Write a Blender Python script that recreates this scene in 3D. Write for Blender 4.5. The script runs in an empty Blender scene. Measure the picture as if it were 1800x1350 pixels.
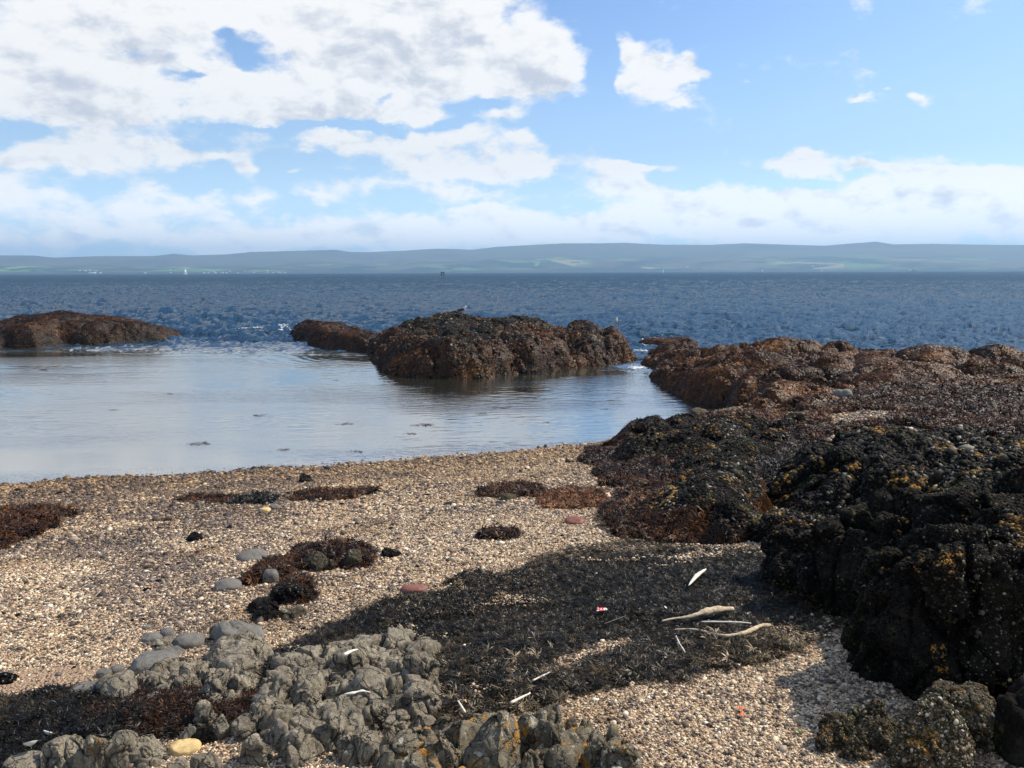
import bpy, math, random
import numpy as np
from mathutils import Vector, Matrix, Euler

random.seed(7)
RNG = np.random.default_rng(11)
sc = bpy.context.scene
COL = sc.collection

# ------------------------------------------------------------------ camera
CAMZ, FPX, PITCH, ROLL = 4.0, 1498.0, math.radians(7.49), math.radians(-0.19)
cam_d = bpy.data.cameras.new('camera')
cam = bpy.data.objects.new('camera', cam_d)
COL.objects.link(cam)
cam_d.sensor_width = 36.0
cam_d.lens = FPX / 1800.0 * 36.0
cam_d.clip_start = 0.05
cam_d.clip_end = 60000.0
CAMROT = Matrix.Rotation(math.pi / 2 - PITCH, 3, 'X') @ Matrix.Rotation(ROLL, 3, 'Z')
cam.matrix_world = Matrix.Translation((0, 0, CAMZ)) @ CAMROT.to_4x4()
sc.camera = cam
CR = np.array(CAMROT)

# ------------------------------------------------------------------ sun and sky
SUN_AZ, SUN_EL = math.radians(70.0), math.radians(47.0)      # azimuth clockwise from +y
SUND = np.array([math.sin(SUN_AZ) * math.cos(SUN_EL), math.cos(SUN_AZ) * math.cos(SUN_EL), math.sin(SUN_EL)])
sl = bpy.data.lights.new('sun', 'SUN')
sl.energy = 5.0
sl.angle = math.radians(0.53)
sl.color = (1.0, 0.90, 0.76)
sun = bpy.data.objects.new('sun', sl)
COL.objects.link(sun)
sun.rotation_euler = Vector(SUND).to_track_quat('Z', 'Y').to_euler()

sc.view_settings.view_transform = 'Standard'
sc.view_settings.look = 'None'
sc.view_settings.exposure = 0.16
sc.view_settings.gamma = 1.0
sc.cycles.use_denoising = True
sc.cycles.denoiser = 'OPENIMAGEDENOISE'
sc.cycles.denoising_input_passes = 'RGB_ALBEDO_NORMAL'
sc.cycles.denoising_prefilter = 'ACCURATE'
sc.cycles.max_bounces = 6
sc.cycles.diffuse_bounces = 2
sc.cycles.glossy_bounces = 3
sc.cycles.transparent_max_bounces = 6
sc.cycles.volume_bounces = 0
sc.cycles.sample_clamp_indirect = 6.0
sc.cycles.sample_clamp_direct = 4.0
sc.cycles.caustics_reflective = False
sc.cycles.caustics_refractive = False


class G:
    """small node-graph helper"""
    def __init__(s, tree):
        s.t = tree
        s.n = tree.nodes

    def node(s, kind, **kw):
        n = s.n.new(kind)
        for k, v in kw.items():
            setattr(n, k, v)
        return n

    def put(s, sock, v):
        if v is None:
            return
        if isinstance(v, bpy.types.NodeSocket):
            s.t.links.new(v, sock)
        elif isinstance(v, (tuple, list)) and len(v) == 3 and sock.type == 'RGBA':
            sock.default_value = (*v, 1.0)
        else:
            sock.default_value = v

    def m(s, op, a, b=None, c=None, clamp=False):
        n = s.node('ShaderNodeMath', operation=op, use_clamp=clamp)
        for i, v in enumerate((a, b, c)):
            s.put(n.inputs[i], v)
        return n.outputs[0]

    def v(s, op, a, b=None, scale=None):
        n = s.node('ShaderNodeVectorMath', operation=op)
        s.put(n.inputs[0], a)
        s.put(n.inputs[1], b)
        if scale is not None:
            s.put(n.inputs[3], scale)
        return n.outputs['Value'] if op in ('LENGTH', 'DOT_PRODUCT', 'DISTANCE') else n.outputs[0]

    def mix(s, f, a, b, mode='MIX'):
        n = s.node('ShaderNodeMix', data_type='RGBA', blend_type=mode)
        s.put(n.inputs[0], f)
        s.put(n.inputs[6], a)
        s.put(n.inputs[7], b)
        return n.outputs[2]

    def ss(s, x, lo, hi, a=0.0, b=1.0):
        n = s.node('ShaderNodeMapRange', interpolation_type='SMOOTHSTEP')
        for i, v in enumerate((x, lo, hi, a, b)):
            s.put(n.inputs[i], v)
        return n.outputs[0]

    def noise(s, vec, scale, detail=6, rough=0.55, dist=0.0, col=False, lac=2.0):
        n = s.node('ShaderNodeTexNoise')
        s.put(n.inputs['Vector'], vec)
        n.inputs['Scale'].default_value = scale
        n.inputs['Detail'].default_value = detail
        n.inputs['Roughness'].default_value = rough
        n.inputs['Lacunarity'].default_value = lac
        n.inputs['Distortion'].default_value = dist
        return n.outputs['Color'] if col else n.outputs[0]

    def voro(s, vec, scale, feature='F1', out='Distance', rand=1.0):
        n = s.node('ShaderNodeTexVoronoi', feature=feature)
        s.put(n.inputs['Vector'], vec)
        n.inputs['Scale'].default_value = scale
        n.inputs['Randomness'].default_value = rand
        return n.outputs[out]

    def ramp(s, f, stops, interp='LINEAR'):
        n = s.node('ShaderNodeValToRGB')
        cr = n.color_ramp
        cr.interpolation = interp
        while len(cr.elements) < len(stops):
            cr.elements.new(0.5)
        for e, (p, c) in zip(cr.elements, stops):
            e.position = p
            e.color = (*c, 1.0)
        s.put(n.inputs[0], f)
        return n.outputs[0]

    def comb(s, x, y, z=0.0):
        n = s.node('ShaderNodeCombineXYZ')
        for i, v in enumerate((x, y, z)):
            s.put(n.inputs[i], v)
        return n.outputs[0]

    def sep(s, vec):
        n = s.node('ShaderNodeSeparateXYZ')
        s.put(n.inputs[0], vec)
        return n.outputs

    def attr(s, name, out='Fac'):
        n = s.node('ShaderNodeAttribute', attribute_name=name)
        return n.outputs[out]


def ray(px, py):
    """direction in the world of a point seen in the photograph (1800 x 1350)"""
    d = CR @ np.array([(px - 900.0) / FPX, -(py - 675.0) / FPX, -1.0])
    return d / np.linalg.norm(d)


world = bpy.data.worlds.new('World')
sc.world = world
world.use_nodes = True
wt = world.node_tree
wt.nodes.clear()
g = G(wt)
sky = g.node('ShaderNodeTexSky', sky_type='NISHITA')
sky.sun_disc = False
sky.sun_elevation = SUN_EL
sky.sun_rotation = SUN_AZ
sky.air_density = 1.0
sky.dust_density = 0.6
sky.ozone_density = 1.4
tc = g.node('ShaderNodeTexCoord')
D = tc.outputs['Generated']
dx, dy, dz = g.sep(D)
az = g.m('ARCTAN2', dx, dy)
el = g.m('ARCSINE', dz)
zz = g.m('ADD', g.m('MAXIMUM', dz, 0.0), 0.14)
P = g.comb(g.m('DIVIDE', dx, zz), g.m('DIVIDE', dy, zz), 0.0)
AE = g.comb(az, el, 0.0)
AE2 = g.comb(az, g.m('MULTIPLY', el, 1.7), 0.0)
warp = g.v('SCALE', g.v('SUBTRACT', g.noise(AE2, 9.0, 5, 0.6, col=True), (0.5, 0.5, 0.5)), scale=0.075)
AEw = g.v('ADD', AE, warp)


def sky_blobs(vec, blobs):
    tot = None
    for (px, py, rx, ry, w) in blobs:
        d = ray(px, py)
        a, e = math.atan2(d[0], d[1]), math.asin(d[2])
        q = g.v('MULTIPLY', g.v('SUBTRACT', vec, (a, e, 0.0)), (FPX / rx, FPX / ry, 0.0))
        r2 = g.v('DOT_PRODUCT', q, q)
        f = g.m('MULTIPLY', g.m('EXPONENT', g.m('MULTIPLY', r2, -1.0)), w)
        tot = f if tot is None else g.m('ADD', tot, f)
    return tot


CB = [(90, 60, 220, 70, .85), (420, -10, 330, 45, .8), (300, 60, 90, 40, .6), (640, 80, 150, 85, 1.0), (780, 40, 110, 80, .9), (100, 125, 140, 50, .7), (190, 170, 130, 40, .6), (60, 190, 110, 30, .45),
      (450, 170, 105, 48, .85), (590, 165, 110, 48, .8), (740, 193, 50, 26, .75), (930, 90, 55, 42, .85), (975, 120, 60, 40, .8), (880, 125, 70, 40, .7),
      (60, 278, 65, 20, .75), (150, 292, 75, 20, .7), (240, 262, 60, 18, .6), (310, 262, 35, 24, .7), (290, 325, 50, 16, .7), (445, 305, 24, 18, .8), (380, 270, 40, 14, .6), (20, 330, 36, 26, .7), (150, 240, 90, 22, .5),
      (580, 248, 58, 17, .8), (690, 250, 60, 20, .5), (800, 250, 90, 26, .6), (880, 205, 50, 24, .65), (930, 245, 40, 14, .6), (790, 300, 150, 24, .8), (930, 285, 55, 22, .75), (640, 330, 80, 16, .5), (850, 345, 130, 18, .6), (830, 378, 70, 12, .6),
      (560, 350, 50, 14, .7), (420, 355, 55, 12, .45), (380, 340, 20, 9, .5), (270, 360, 60, 12, .35), (530, 308, 28, 12, .6),
      (1105, 82, 32, 22, .95), (1140, 108, 36, 26, .95), (1170, 138, 40, 24, .95), (1222, 142, 28, 14, .8), (1212, 112, 16, 16, .7), (1094, 142, 18, 10, .7), (1198, 178, 24, 9, .75),
      (1120, 287, 75, 9, .85), (1075, 312, 36, 20, .9), (1110, 330, 50, 24, .8), (1190, 350, 90, 20, .8), (1290, 348, 90, 20, .8), (1370, 293, 45, 13, .9), (1425, 290, 30, 12, .8), (1510, 298, 65, 12, .9),
      (1650, 305, 70, 22, .95), (1740, 318, 80, 28, .95), (1500, 362, 110, 20, .8), (1400, 375, 200, 20, .75), (1700, 375, 220, 34, .9), (1850, 340, 100, 50, .7), (1512, 178, 20, 10, .72), (1555, 155, 9, 6, .5), (1603, 177, 18, 8, .66),
      (1150, 390, 240, 22, .7), (1500, 408, 400, 22, .8), (750, 405, 280, 20, .7), (200, 390, 320, 24, .55), (450, 425, 500, 18, .65), (150, 345, 160, 16, .4), (1300, 140, 10, 6, .4)]
CG = [(390, 66, 40, 14, -.50), (425, 98, 40, 16, -.50), (455, 60, 20, 10, -.3), (280, 96, 70, 14, -.62), (230, 140, 70, 10, -.4), (340, 150, 40, 8, -.5), (20, 30, 50, 20, -.2), (860, 165, 50, 16, -.7), (600, 218, 200, 9, -.7), (40, 222, 90, 10, -.6), (1060, 110, 26, 60, -.5), (680, 172, 26, 12, -.6), (880, 60, 20, 30, -.5), (500, 270, 30, 60, -.3), (820, 325, 100, 7, -.25), (620, 305, 60, 7, -.3)]
mask = sky_blobs(AEw, CB + CG)
front = g.ss(dy, 0.0, 0.3)
gen = g.m('MULTIPLY', g.m('SUBTRACT', 1.0, front), 0.32)
mask = g.m('ADD', mask, gen)
fb = g.noise(P, 1.6, 7, 0.6)
fb2 = g.noise(AE2, 15.0, 10, 0.60, dist=0.15)
fb2s = g.noise(g.v('ADD', AE2, (0.010, 0.020, 0.0)), 15.0, 6, 0.60, dist=0.15)
dens = g.m('ADD', g.m('MINIMUM', mask, 1.15), g.m('ADD', g.m('MULTIPLY', g.m('SUBTRACT', fb, 0.5), 0.45), g.m('MULTIPLY', g.m('SUBTRACT', fb2, 0.5), 2.1)))
cover = g.ss(dens, 0.18, 0.72)
cover = g.m('MULTIPLY', cover, g.ss(el, -0.01, 0.02))
relief = g.m('MULTIPLY', g.m('SUBTRACT', fb2, fb2s), 1.7)
AEu = g.v('ADD', AEw, (-0.010, 0.022, 0.0))
thick = g.ss(g.m('ADD', g.m('ADD', sky_blobs(AEu, CB[:14] + CB[27:29] + CG[:4]), gen), g.m('MULTIPLY', g.m('SUBTRACT', fb, 0.5), 1.6)), 0.75, 1.7)
bright = g.m('ADD', g.m('SUBTRACT', 1.0, g.m('MULTIPLY', thick, 0.27)), relief)
bright = g.m('ADD', bright, g.m('MULTIPLY', g.m('SUBTRACT', dens, 0.9), -0.10))
ccol = g.mix(g.ss(bright, 0.50, 1.02), (5.0, 5.3, 5.9), (8.3, 8.2, 8.0))
glow = g.ss(g.v('DOT_PRODUCT', D, tuple(SUND)), 0.45, 1.0)
ccol = g.mix(g.m('MULTIPLY', glow, 0.5), ccol, (9.4, 9.2, 8.8))
skyc = g.mix(g.ss(el, 0.30, 0.02, 0.0, 0.55), g.mix(1.0, sky.outputs[0], (0.92, 1.08, 1.30), 'MULTIPLY'), (5.0, 6.9, 8.6))
skyc = g.mix(g.m('MULTIPLY', glow, 0.35), skyc, (5.4, 7.6, 9.4))
final = g.mix(g.m('MULTIPLY', cover, 0.97), skyc, ccol)
lowb = g.ss(el, 0.14, 0.01, 1.0, 1.6)
final = g.v('MULTIPLY', final, g.comb(lowb, lowb, lowb))
bg = g.node('ShaderNodeBackground')
bg.inputs['Strength'].default_value = 0.116
g.put(bg.inputs['Color'], final)
wo = g.node('ShaderNodeOutputWorld')
wt.links.new(bg.outputs[0], wo.inputs[0])
world.cycles.sampling_method = 'MANUAL'
world.cycles.sample_map_resolution = 512


# ------------------------------------------------------------------ numpy noise
def _h(ix, iy, iz, seed):
    h = (ix.astype(np.int64) * 374761393 + iy.astype(np.int64) * 668265263 + iz.astype(np.int64) * 2147483647 + seed * 974711) & 0xFFFFFFFF
    h = ((h ^ (h >> 13)) * 1274126177) & 0xFFFFFFFF
    h = ((h ^ (h >> 16)) * 2246822519) & 0xFFFFFFFF
    return h ^ (h >> 15)


def vnoise(P, seed=0):
    """value noise in -1..1, P (n,3)"""
    i = np.floor(P)
    f = P - i
    u = f * f * f * (f * (f * 6 - 15) + 10)
    i = i.astype(np.int64)
    r = 0.0
    for a in (0, 1):
        wa = u[:, 0] if a else 1 - u[:, 0]
        for b in (0, 1):
            wb = u[:, 1] if b else 1 - u[:, 1]
            for c in (0, 1):
                wc = u[:, 2] if c else 1 - u[:, 2]
                r = r + wa * wb * wc * (_h(i[:, 0] + a, i[:, 1] + b, i[:, 2] + c, seed) / 2147483647.5 - 1.0)
    return r


def fbm(P, freq, octv=5, gain=0.5, seed=0, ridge=False):
    r, amp, tot = 0.0, 1.0, 0.0
    Q = P * freq
    for k in range(octv):
        v = vnoise(Q, seed + k * 17)
        if ridge:
            v = 1.0 - 2.0 * np.abs(v)
        r = r + amp * v
        tot += amp
        amp *= gain
        Q = Q * 2.03 + 13.7
    return r / tot


def worley(P, freq, seed=0, sq=False, tilt=False):
    """F1, F2, cell value, or (with tilt) also a random slope across each cell"""
    Q = P * freq
    i = np.floor(Q).astype(np.int64)
    n = len(Q)
    f1 = np.full(n, 9.0)
    f2 = np.full(n, 9.0)
    idv = np.zeros(n)
    tl = np.zeros(n)
    for a in (-1, 0, 1):
        for b in (-1, 0, 1):
            for c in (-1, 0, 1):
                cx, cy, cz = i[:, 0] + a, i[:, 1] + b, i[:, 2] + c
                px = cx + _h(cx, cy, cz, seed) / 4294967295.0
                py = cy + _h(cx, cy, cz, seed + 1) / 4294967295.0
                pz = cz + _h(cx, cy, cz, seed + 2) / 4294967295.0
                if sq:
                    d = ((Q[:, 0] - px) ** 6 + (Q[:, 1] - py) ** 6 + (Q[:, 2] - pz) ** 6) ** (1 / 6.0)
                else:
                    d = np.sqrt((Q[:, 0] - px) ** 2 + (Q[:, 1] - py) ** 2 + (Q[:, 2] - pz) ** 2)
                nearer = d < f1
                f2 = np.where(nearer, f1, np.minimum(f2, d))
                idv = np.where(nearer, _h(cx, cy, cz, seed + 5) / 4294967295.0, idv)
                if tilt:
                    gx, gy, gz = (_h(cx, cy, cz, seed + k_) / 2147483647.5 - 1 for k_ in (6, 7, 8))
                    tl = np.where(nearer, (Q[:, 0] - px) * gx + (Q[:, 1] - py) * gy + (Q[:, 2] - pz) * gz, tl)
                f1 = np.where(nearer, d, f1)
    if tilt:
        return f1, f2, idv, tl
    return f1, f2, idv


def sstep(x, a, b):
    t = np.clip((x - a) / (b - a), 0, 1)
    return t * t * (3 - 2 * t)


# ------------------------------------------------------------------ terrain
def flat_pt(px, py, z=0.0):
    d = ray(px, py)
    t = (z - CAMZ) / d[2]
    return d * t + np.array([0, 0, CAMZ])


_wl = [flat_pt(*p) for p in ((-600, 900), (0, 853), (300, 840), (600, 818), (900, 795), (1050, 782), (1150, 760))]
WLX = np.array([-60.0] + [p[0] for p in _wl] + [5.2, 7.0, 10.0, 20.0, 60.0])
WLY = np.array([7.0] + [p[1] for p in _wl] + [23.5, 26.0, 29.0, 31.0, 31.0])


def terrain(x, y):
    x = np.asarray(x, float)
    y = np.asarray(y, float)
    yw = np.interp(x, WLX, WLY)
    s = (yw - y) * 0.95
    z = np.where(s > 0, 2.75 * (1 - np.exp(-s * 0.135 / 2.75 * 1.35)) , 0.10 * s)
    z = np.where(z < -1.2, -1.2 + (z + 1.2) * 0.12, z)
    z = np.maximum(z, -6.0)
    P = np.stack([x.ravel(), y.ravel(), np.zeros(x.size)], 1)
    n = fbm(P, 0.35, 3, seed=3) * 0.07 + fbm(P, 1.7, 2, seed=9) * 0.018
    near = np.clip(1.0 - np.hypot(P[:, 0], P[:, 1]) / 200.0, 0, 1)
    return z + (n * near).reshape(z.shape)


def gpt(px, py):
    """where the view through a point of the photograph meets the beach (or the water)"""
    d = ray(px, py)
    o = np.array([0, 0, CAMZ])
    t = np.concatenate([np.arange(1.0, 30, 0.02), np.arange(30, 200, 0.2)])
    q = o + d * t[:, None]
    zt = np.maximum(terrain(q[:, 0], q[:, 1]), 0.0)
    k = np.argmax(q[:, 2] < zt)
    if q[k, 2] >= zt[k]:
        k = len(t) - 1
    return np.array([q[k, 0], q[k, 1], zt[k]])


def project(P):
    """world (n,3) -> photo pixels"""
    q = (np.asarray(P) - np.array([0, 0, CAMZ])) @ CR
    w = -q[..., 2]
    w = np.where(w > 0.05, w, 0.05)
    return 900 + FPX * q[..., 0] / w, 675 - FPX * q[..., 1] / w


def inpoly(x, y, poly):
    x = np.asarray(x)
    y = np.asarray(y)
    r = np.zeros(x.shape, bool)
    n = len(poly)
    for i in range(n):
        x0, y0 = poly[i]
        x1, y1 = poly[(i + 1) % n]
        if y0 == y1:
            continue
        c = ((y0 > y) != (y1 > y)) & (x < (x1 - x0) * (y - y0) / (y1 - y0) + x0)
        r ^= c
    return r


def gpoly(pts):
    return [tuple(gpt(*p)[:2]) for p in pts]


# ------------------------------------------------------------------ mesh helpers
def tag(o, label=None, cat=None, group=None, kind=None):
    if label:
        o['label'] = label
    if cat:
        o['category'] = cat
    if group:
        o['group'] = group
    if kind:
        o['kind'] = kind
    return o


def mesh_np(name, V, F, smooth=True):
    """F: (m,k) array or list of such arrays"""
    me = bpy.data.meshes.new(name)
    Fs = F if isinstance(F, list) else [F]
    V = np.asarray(V, np.float32)
    me.vertices.add(len(V))
    me.vertices.foreach_set('co', V.ravel())
    idx = np.concatenate([f.ravel() for f in Fs]).astype(np.int32)
    cnt = np.concatenate([np.full(len(f), f.shape[1], np.int32) for f in Fs])
    me.loops.add(len(idx))
    me.loops.foreach_set('vertex_index', idx)
    me.polygons.add(len(cnt))
    st = np.concatenate([[0], np.cumsum(cnt)[:-1]]).astype(np.int32)
    me.polygons.foreach_set('loop_start', st)
    me.polygons.foreach_set('loop_total', cnt)
    if smooth:
        me.polygons.foreach_set('use_smooth', np.ones(len(cnt), bool))
    me.update(calc_edges=True)
    return me


def link(name, me, mat=None, parent=None, loc=None):
    o = bpy.data.objects.new(name, me)
    COL.objects.link(o)
    if mat is not None and me is not None:
        me.materials.append(mat)
    if parent is not None:
        o.parent = parent
    if loc is not None:
        o.location = loc
    return o


def fattr(me, name, val):
    a = me.attributes.new(name, 'FLOAT', 'POINT')
    a.data.foreach_set('value', np.asarray(val, np.float32))


def grid_faces(nr, nc):
    i = np.arange(nr - 1)[:, None] * nc + np.arange(nc - 1)[None, :]
    i = i.ravel()
    return np.stack([i, i + nc, i + nc + 1, i + 1], 1)


def polar(rows, fine=900):
    """grid around the camera's foot: fine in front, coarse behind"""
    a = np.concatenate([np.radians(np.linspace(-180, -48, 30))[:-1], np.radians(np.linspace(-48, 48, fine)), np.radians(np.linspace(48, 180, 30))[1:]])
    R, A = np.meshgrid(rows, a, indexing='ij')
    return R * np.sin(A), R * np.cos(A)


_ico = {}


def ico(sub):
    if sub not in _ico:
        import bmesh
        bm = bmesh.new()
        bmesh.ops.create_icosphere(bm, subdivisions=sub, radius=1.0)
        V = np.array([v.co[:] for v in bm.verts])
        F = np.array([[v.index for v in f.verts] for f in bm.faces])
        bm.free()
        _ico[sub] = (V, F)
    return _ico[sub]


def rotm(rx, ry, rz):
    return np.array(Euler((rx, ry, rz)).to_matrix())


def superq(sub, r, p=2.5, rot=(0, 0, 0), c=(0, 0, 0)):
    V, F = ico(sub)
    k = (np.abs(V) ** p).sum(1) ** (-1.0 / p)
    W = V * k[:, None] * np.array(r)
    return W @ rotm(*rot).T + np.array(c), F


def vnormals(V, F):
    n = np.cross(V[F[:, 1]] - V[F[:, 0]], V[F[:, 2]] - V[F[:, 0]])
    N = np.zeros_like(V)
    for k in range(F.shape[1]):
        for a in range(3):
            N[:, a] += np.bincount(F[:, k], n[:, a], len(V))
    return N / (np.linalg.norm(N, axis=1)[:, None] + 1e-12)


def merge(parts):
    V, F, o = [], [], 0
    for v, f in parts:
        V.append(v)
        F.append(f + o)
        o += len(v)
    return np.concatenate(V), np.concatenate(F)


def remesh(V, F, voxel):
    me = mesh_np('tmp', V, F)
    o = bpy.data.objects.new('tmp', me)
    COL.objects.link(o)
    md = o.modifiers.new('r', 'REMESH')
    md.mode = 'VOXEL'
    md.voxel_size = voxel
    dg = bpy.context.evaluated_depsgraph_get()
    ev = o.evaluated_get(dg)
    m2 = ev.to_mesh()
    n = len(m2.vertices)
    W = np.empty(n * 3, np.float32)
    m2.vertices.foreach_get('co', W)
    k = len(m2.polygons)
    tot = np.empty(k, np.int32)
    m2.polygons.foreach_get('loop_total', tot)
    idx = np.empty(len(m2.loops), np.int32)
    m2.loops.foreach_get('vertex_index', idx)
    assert (tot == 4).all()
    ev.to_mesh_clear()
    bpy.data.objects.remove(o)
    bpy.data.meshes.remove(me)
    return W.reshape(-1, 3).astype(float), idx.reshape(-1, 4)


def relax(V, F, it=2):
    n = len(V)
    for _ in range(it):
        S = np.zeros_like(V)
        C = np.zeros(n)
        k = F.shape[1]
        for j in range(k):
            for a in range(3):
                S[:, a] += np.bincount(F[:, j], V[F[:, (j + 1) % k], a], n) + np.bincount(F[:, j], V[F[:, (j - 1) % k], a], n)
            C += 2 * np.bincount(F[:, j], minlength=n)
        V = 0.4 * V + 0.6 * S / np.maximum(C, 1)[:, None]
    return V


def cut_under(V, F, depth):
    """drop what is buried deeper than depth under the beach"""
    g_ = terrain(V[:, 0], V[:, 1]) - depth
    up = V[:, 2] > g_
    keep = up[F].any(1)
    F = F[keep]
    used = np.unique(F)
    mp = np.full(len(V), -1)
    mp[used] = np.arange(len(used))
    return V[used], mp[F]


# ------------------------------------------------------------------ materials
def mat(name):
    m = bpy.data.materials.new(name)
    m.use_nodes = True
    t = m.node_tree
    t.nodes.clear()
    gg = G(t)
    out = gg.node('ShaderNodeOutputMaterial')
    bs = gg.node('ShaderNodeBsdfPrincipled')
    t.links.new(bs.outputs[0], out.inputs[0])
    return m, gg, bs, out


def wpos(gg):
    return gg.node('ShaderNodeNewGeometry').outputs['Position']


def bump(gg, h, strength=1.0, dist=0.01, normal=None):
    n = gg.node('ShaderNodeBump')
    n.inputs['Strength'].default_value = strength
    n.inputs['Distance'].default_value = dist
    gg.put(n.inputs['Height'], h)
    if normal is not None:
        gg.put(n.inputs['Normal'], normal)
    return n.outputs[0]


def simple(name, col, rough=0.6, var=0.0, scale=20.0, spec=0.5, bmp=0.0):
    m, q, b, o = mat(name)
    P_ = wpos(q)
    if var:
        n = q.noise(P_, scale, 4, 0.6)
        c = q.mix(q.ss(n, 0.3, 0.7), tuple(x * (1 - var) for x in col), tuple(min(1, x * (1 + var)) for x in col))
        q.put(b.inputs['Base Color'], c)
        if bmp:
            q.put(b.inputs['Normal'], bump(q, n, 1.0, bmp))
    else:
        q.put(b.inputs['Base Color'], col)
    b.inputs['Roughness'].default_value = rough
    b.inputs['Specular IOR Level'].default_value = spec
    return m


def rock_mat(name, dark, mid, light, scale=1.0, joints=0.0, orange=0.0, white=0.0, green=0.0, barn=0.0, rough=0.8, bmp=0.02, spec=0.35, crack=True):
    """stone: mottled base, then lichen (orange, white), green algae, barnacles as pale specks"""
    m, q, b, o = mat(name)
    P_ = wpos(q)
    n1 = q.noise(P_, 3.2 * scale, 7, 0.65)
    n2 = q.noise(P_, 17.0 * scale, 6, 0.7)
    n3 = q.noise(P_, 75.0 * scale, 4, 0.7)
    c = q.ramp(q.m('ADD', q.m('MULTIPLY', n1, 0.55), q.m('MULTIPLY', n2, 0.45)), [(0.34, dark), (0.50, mid), (0.66, light)])
    c = q.mix(q.ss(n3, 0.52, 0.72, 0.0, 0.55), c, light)
    c = q.mix(q.ss(n3, 0.48, 0.30, 0.0, 0.65), c, dark)
    h = q.m('ADD', q.m('MULTIPLY', n2, 1.0), q.m('MULTIPLY', n3, 0.45))
    if joints:
        wv = q.v('ADD', q.v('MULTIPLY', P_, (1.0, 1.0, 0.7)), q.v('SCALE', q.noise(P_, 6.0, 4, 0.6, col=True), scale=0.16))
        e1 = q.voro(wv, 6.5, 'DISTANCE_TO_EDGE')
        e2 = q.voro(wv, 21.0, 'DISTANCE_TO_EDGE')
        jm = q.m('ADD', q.ss(e1, 0.035, 0.0), q.m('MULTIPLY', q.ss(e2, 0.04, 0.0), q.ss(n1, 0.55, 0.66)), clamp=True)
        c = q.mix(q.m('MULTIPLY', jm, 0.75 * joints), c, tuple(v * 0.5 for v in dark))
        h = q.m('SUBTRACT', h, q.m('MULTIPLY', jm, 1.6))
    if barn:
        vd = q.voro(P_, 38.0 * scale)
        reg = q.ss(q.noise(P_, 1.1 * scale, 4, 0.6), 0.62 - 0.22 * barn, 0.72 - 0.22 * barn)
        sp = q.m('MULTIPLY', q.ss(vd, 0.34, 0.2), reg)
        rc = q.voro(P_, 38.0 * scale, out='Color')
        sp = q.m('MULTIPLY', sp, q.ss(q.sep(rc)[0], 0.80 - 0.35 * barn, 0.85 - 0.35 * barn))
        c = q.mix(q.m('MULTIPLY', sp, 0.8), c, (0.34, 0.32, 0.28))
        vb = q.voro(P_, 22.0 * scale)
        h = q.m('ADD', h, q.m('MULTIPLY', q.m('SUBTRACT', 1.0, vb), 0.9))
    if green:
        gm = q.ss(q.m('ADD', q.noise(P_, 1.9 * scale, 5, 0.65), q.m('MULTIPLY', n3, 0.12)), 0.68 - 0.1 * green, 0.74 - 0.1 * green)
        c = q.mix(q.m('MULTIPLY', gm, 0.8), c, (0.10, 0.12, 0.035))
    if white:
        wn = q.noise(P_, 9.0 * scale, 6, 0.7, dist=0.4)
        c = q.mix(q.m('MULTIPLY', q.ss(wn, 0.68 - 0.09 * white, 0.715 - 0.09 * white), 0.85), c, (0.50, 0.48, 0.38))
    if orange:
        off = q.v('ADD', P_, (7.3, 2.1, 5.5))
        on = q.m('ADD', q.noise(off, 5.0 * scale, 6, 0.72), q.m('MULTIPLY', q.m('SUBTRACT', n3, 0.5), 0.12))
        oc = q.mix(n3, (0.42, 0.15, 0.015), (0.55, 0.29, 0.03))
        c = q.mix(q.m('MULTIPLY', q.ss(on, 0.70 - 0.12 * orange, 0.73 - 0.12 * orange), 0.9), c, oc)
    q.put(b.inputs['Base Color'], c)
    b.inputs['Roughness'].default_value = rough
    b.inputs['Specular IOR Level'].default_value = spec
    q.put(b.inputs['Normal'], bump(q, h, 1.0, bmp))
    return m


M_GREY = rock_mat('grey_stone', (.050, .040, .028), (.215, .182, .130), (.45, .395, .295), 1.6, joints=0.22, orange=0.32, white=0.3, bmp=0.016)
M_LICH = rock_mat('lichened_stone', (.045, .036, .024), (.155, .128, .085), (.34, .30, .21), 1.8, joints=0.4, orange=1.15, white=1.1, bmp=0.018)
M_SMOOTH = rock_mat('smooth_grey_stone', (.075, .068, .060), (.15, .14, .122), (.22, .20, .17), 1.2, bmp=0.006)
M_DARK = rock_mat('barnacled_dark_stone', (.002, .002, .002), (.008, .0075, .007), (.036, .032, .027), 1.3, orange=0.55, white=0.3, barn=0.75, rough=0.65, bmp=0.04, spec=0.1)
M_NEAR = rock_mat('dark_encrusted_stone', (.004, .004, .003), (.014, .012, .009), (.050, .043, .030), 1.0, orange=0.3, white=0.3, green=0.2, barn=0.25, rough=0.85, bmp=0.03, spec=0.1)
M_BOUL = rock_mat('encrusted_boulder_stone', (.018, .014, .010), (.075, .060, .034), (.20, .17, .105), 1.7, orange=0.75, white=0.7, green=0.4, barn=0.5, rough=0.8, bmp=0.03)
M_REEF = rock_mat('reef_stone', (.006, .005, .004), (.022, .016, .010), (.060, .044, .026), 0.6, barn=0.3, rough=0.6, bmp=0.05)


def weed_mat(name, cols, rough=0.5, spec=0.22):
    m, q, b, o = mat(name)
    t = q.attr('tint')
    n = q.noise(wpos(q), 0.9, 4, 0.6)
    f = q.m('ADD', q.m('MULTIPLY', t, 0.72), q.m('MULTIPLY', n, 0.38), clamp=True)
    c = q.ramp(f, cols)
    q.put(b.inputs['Base Color'], c)
    b.inputs['Roughness'].default_value = rough
    b.inputs['Specular IOR Level'].default_value = spec
    return m


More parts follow.
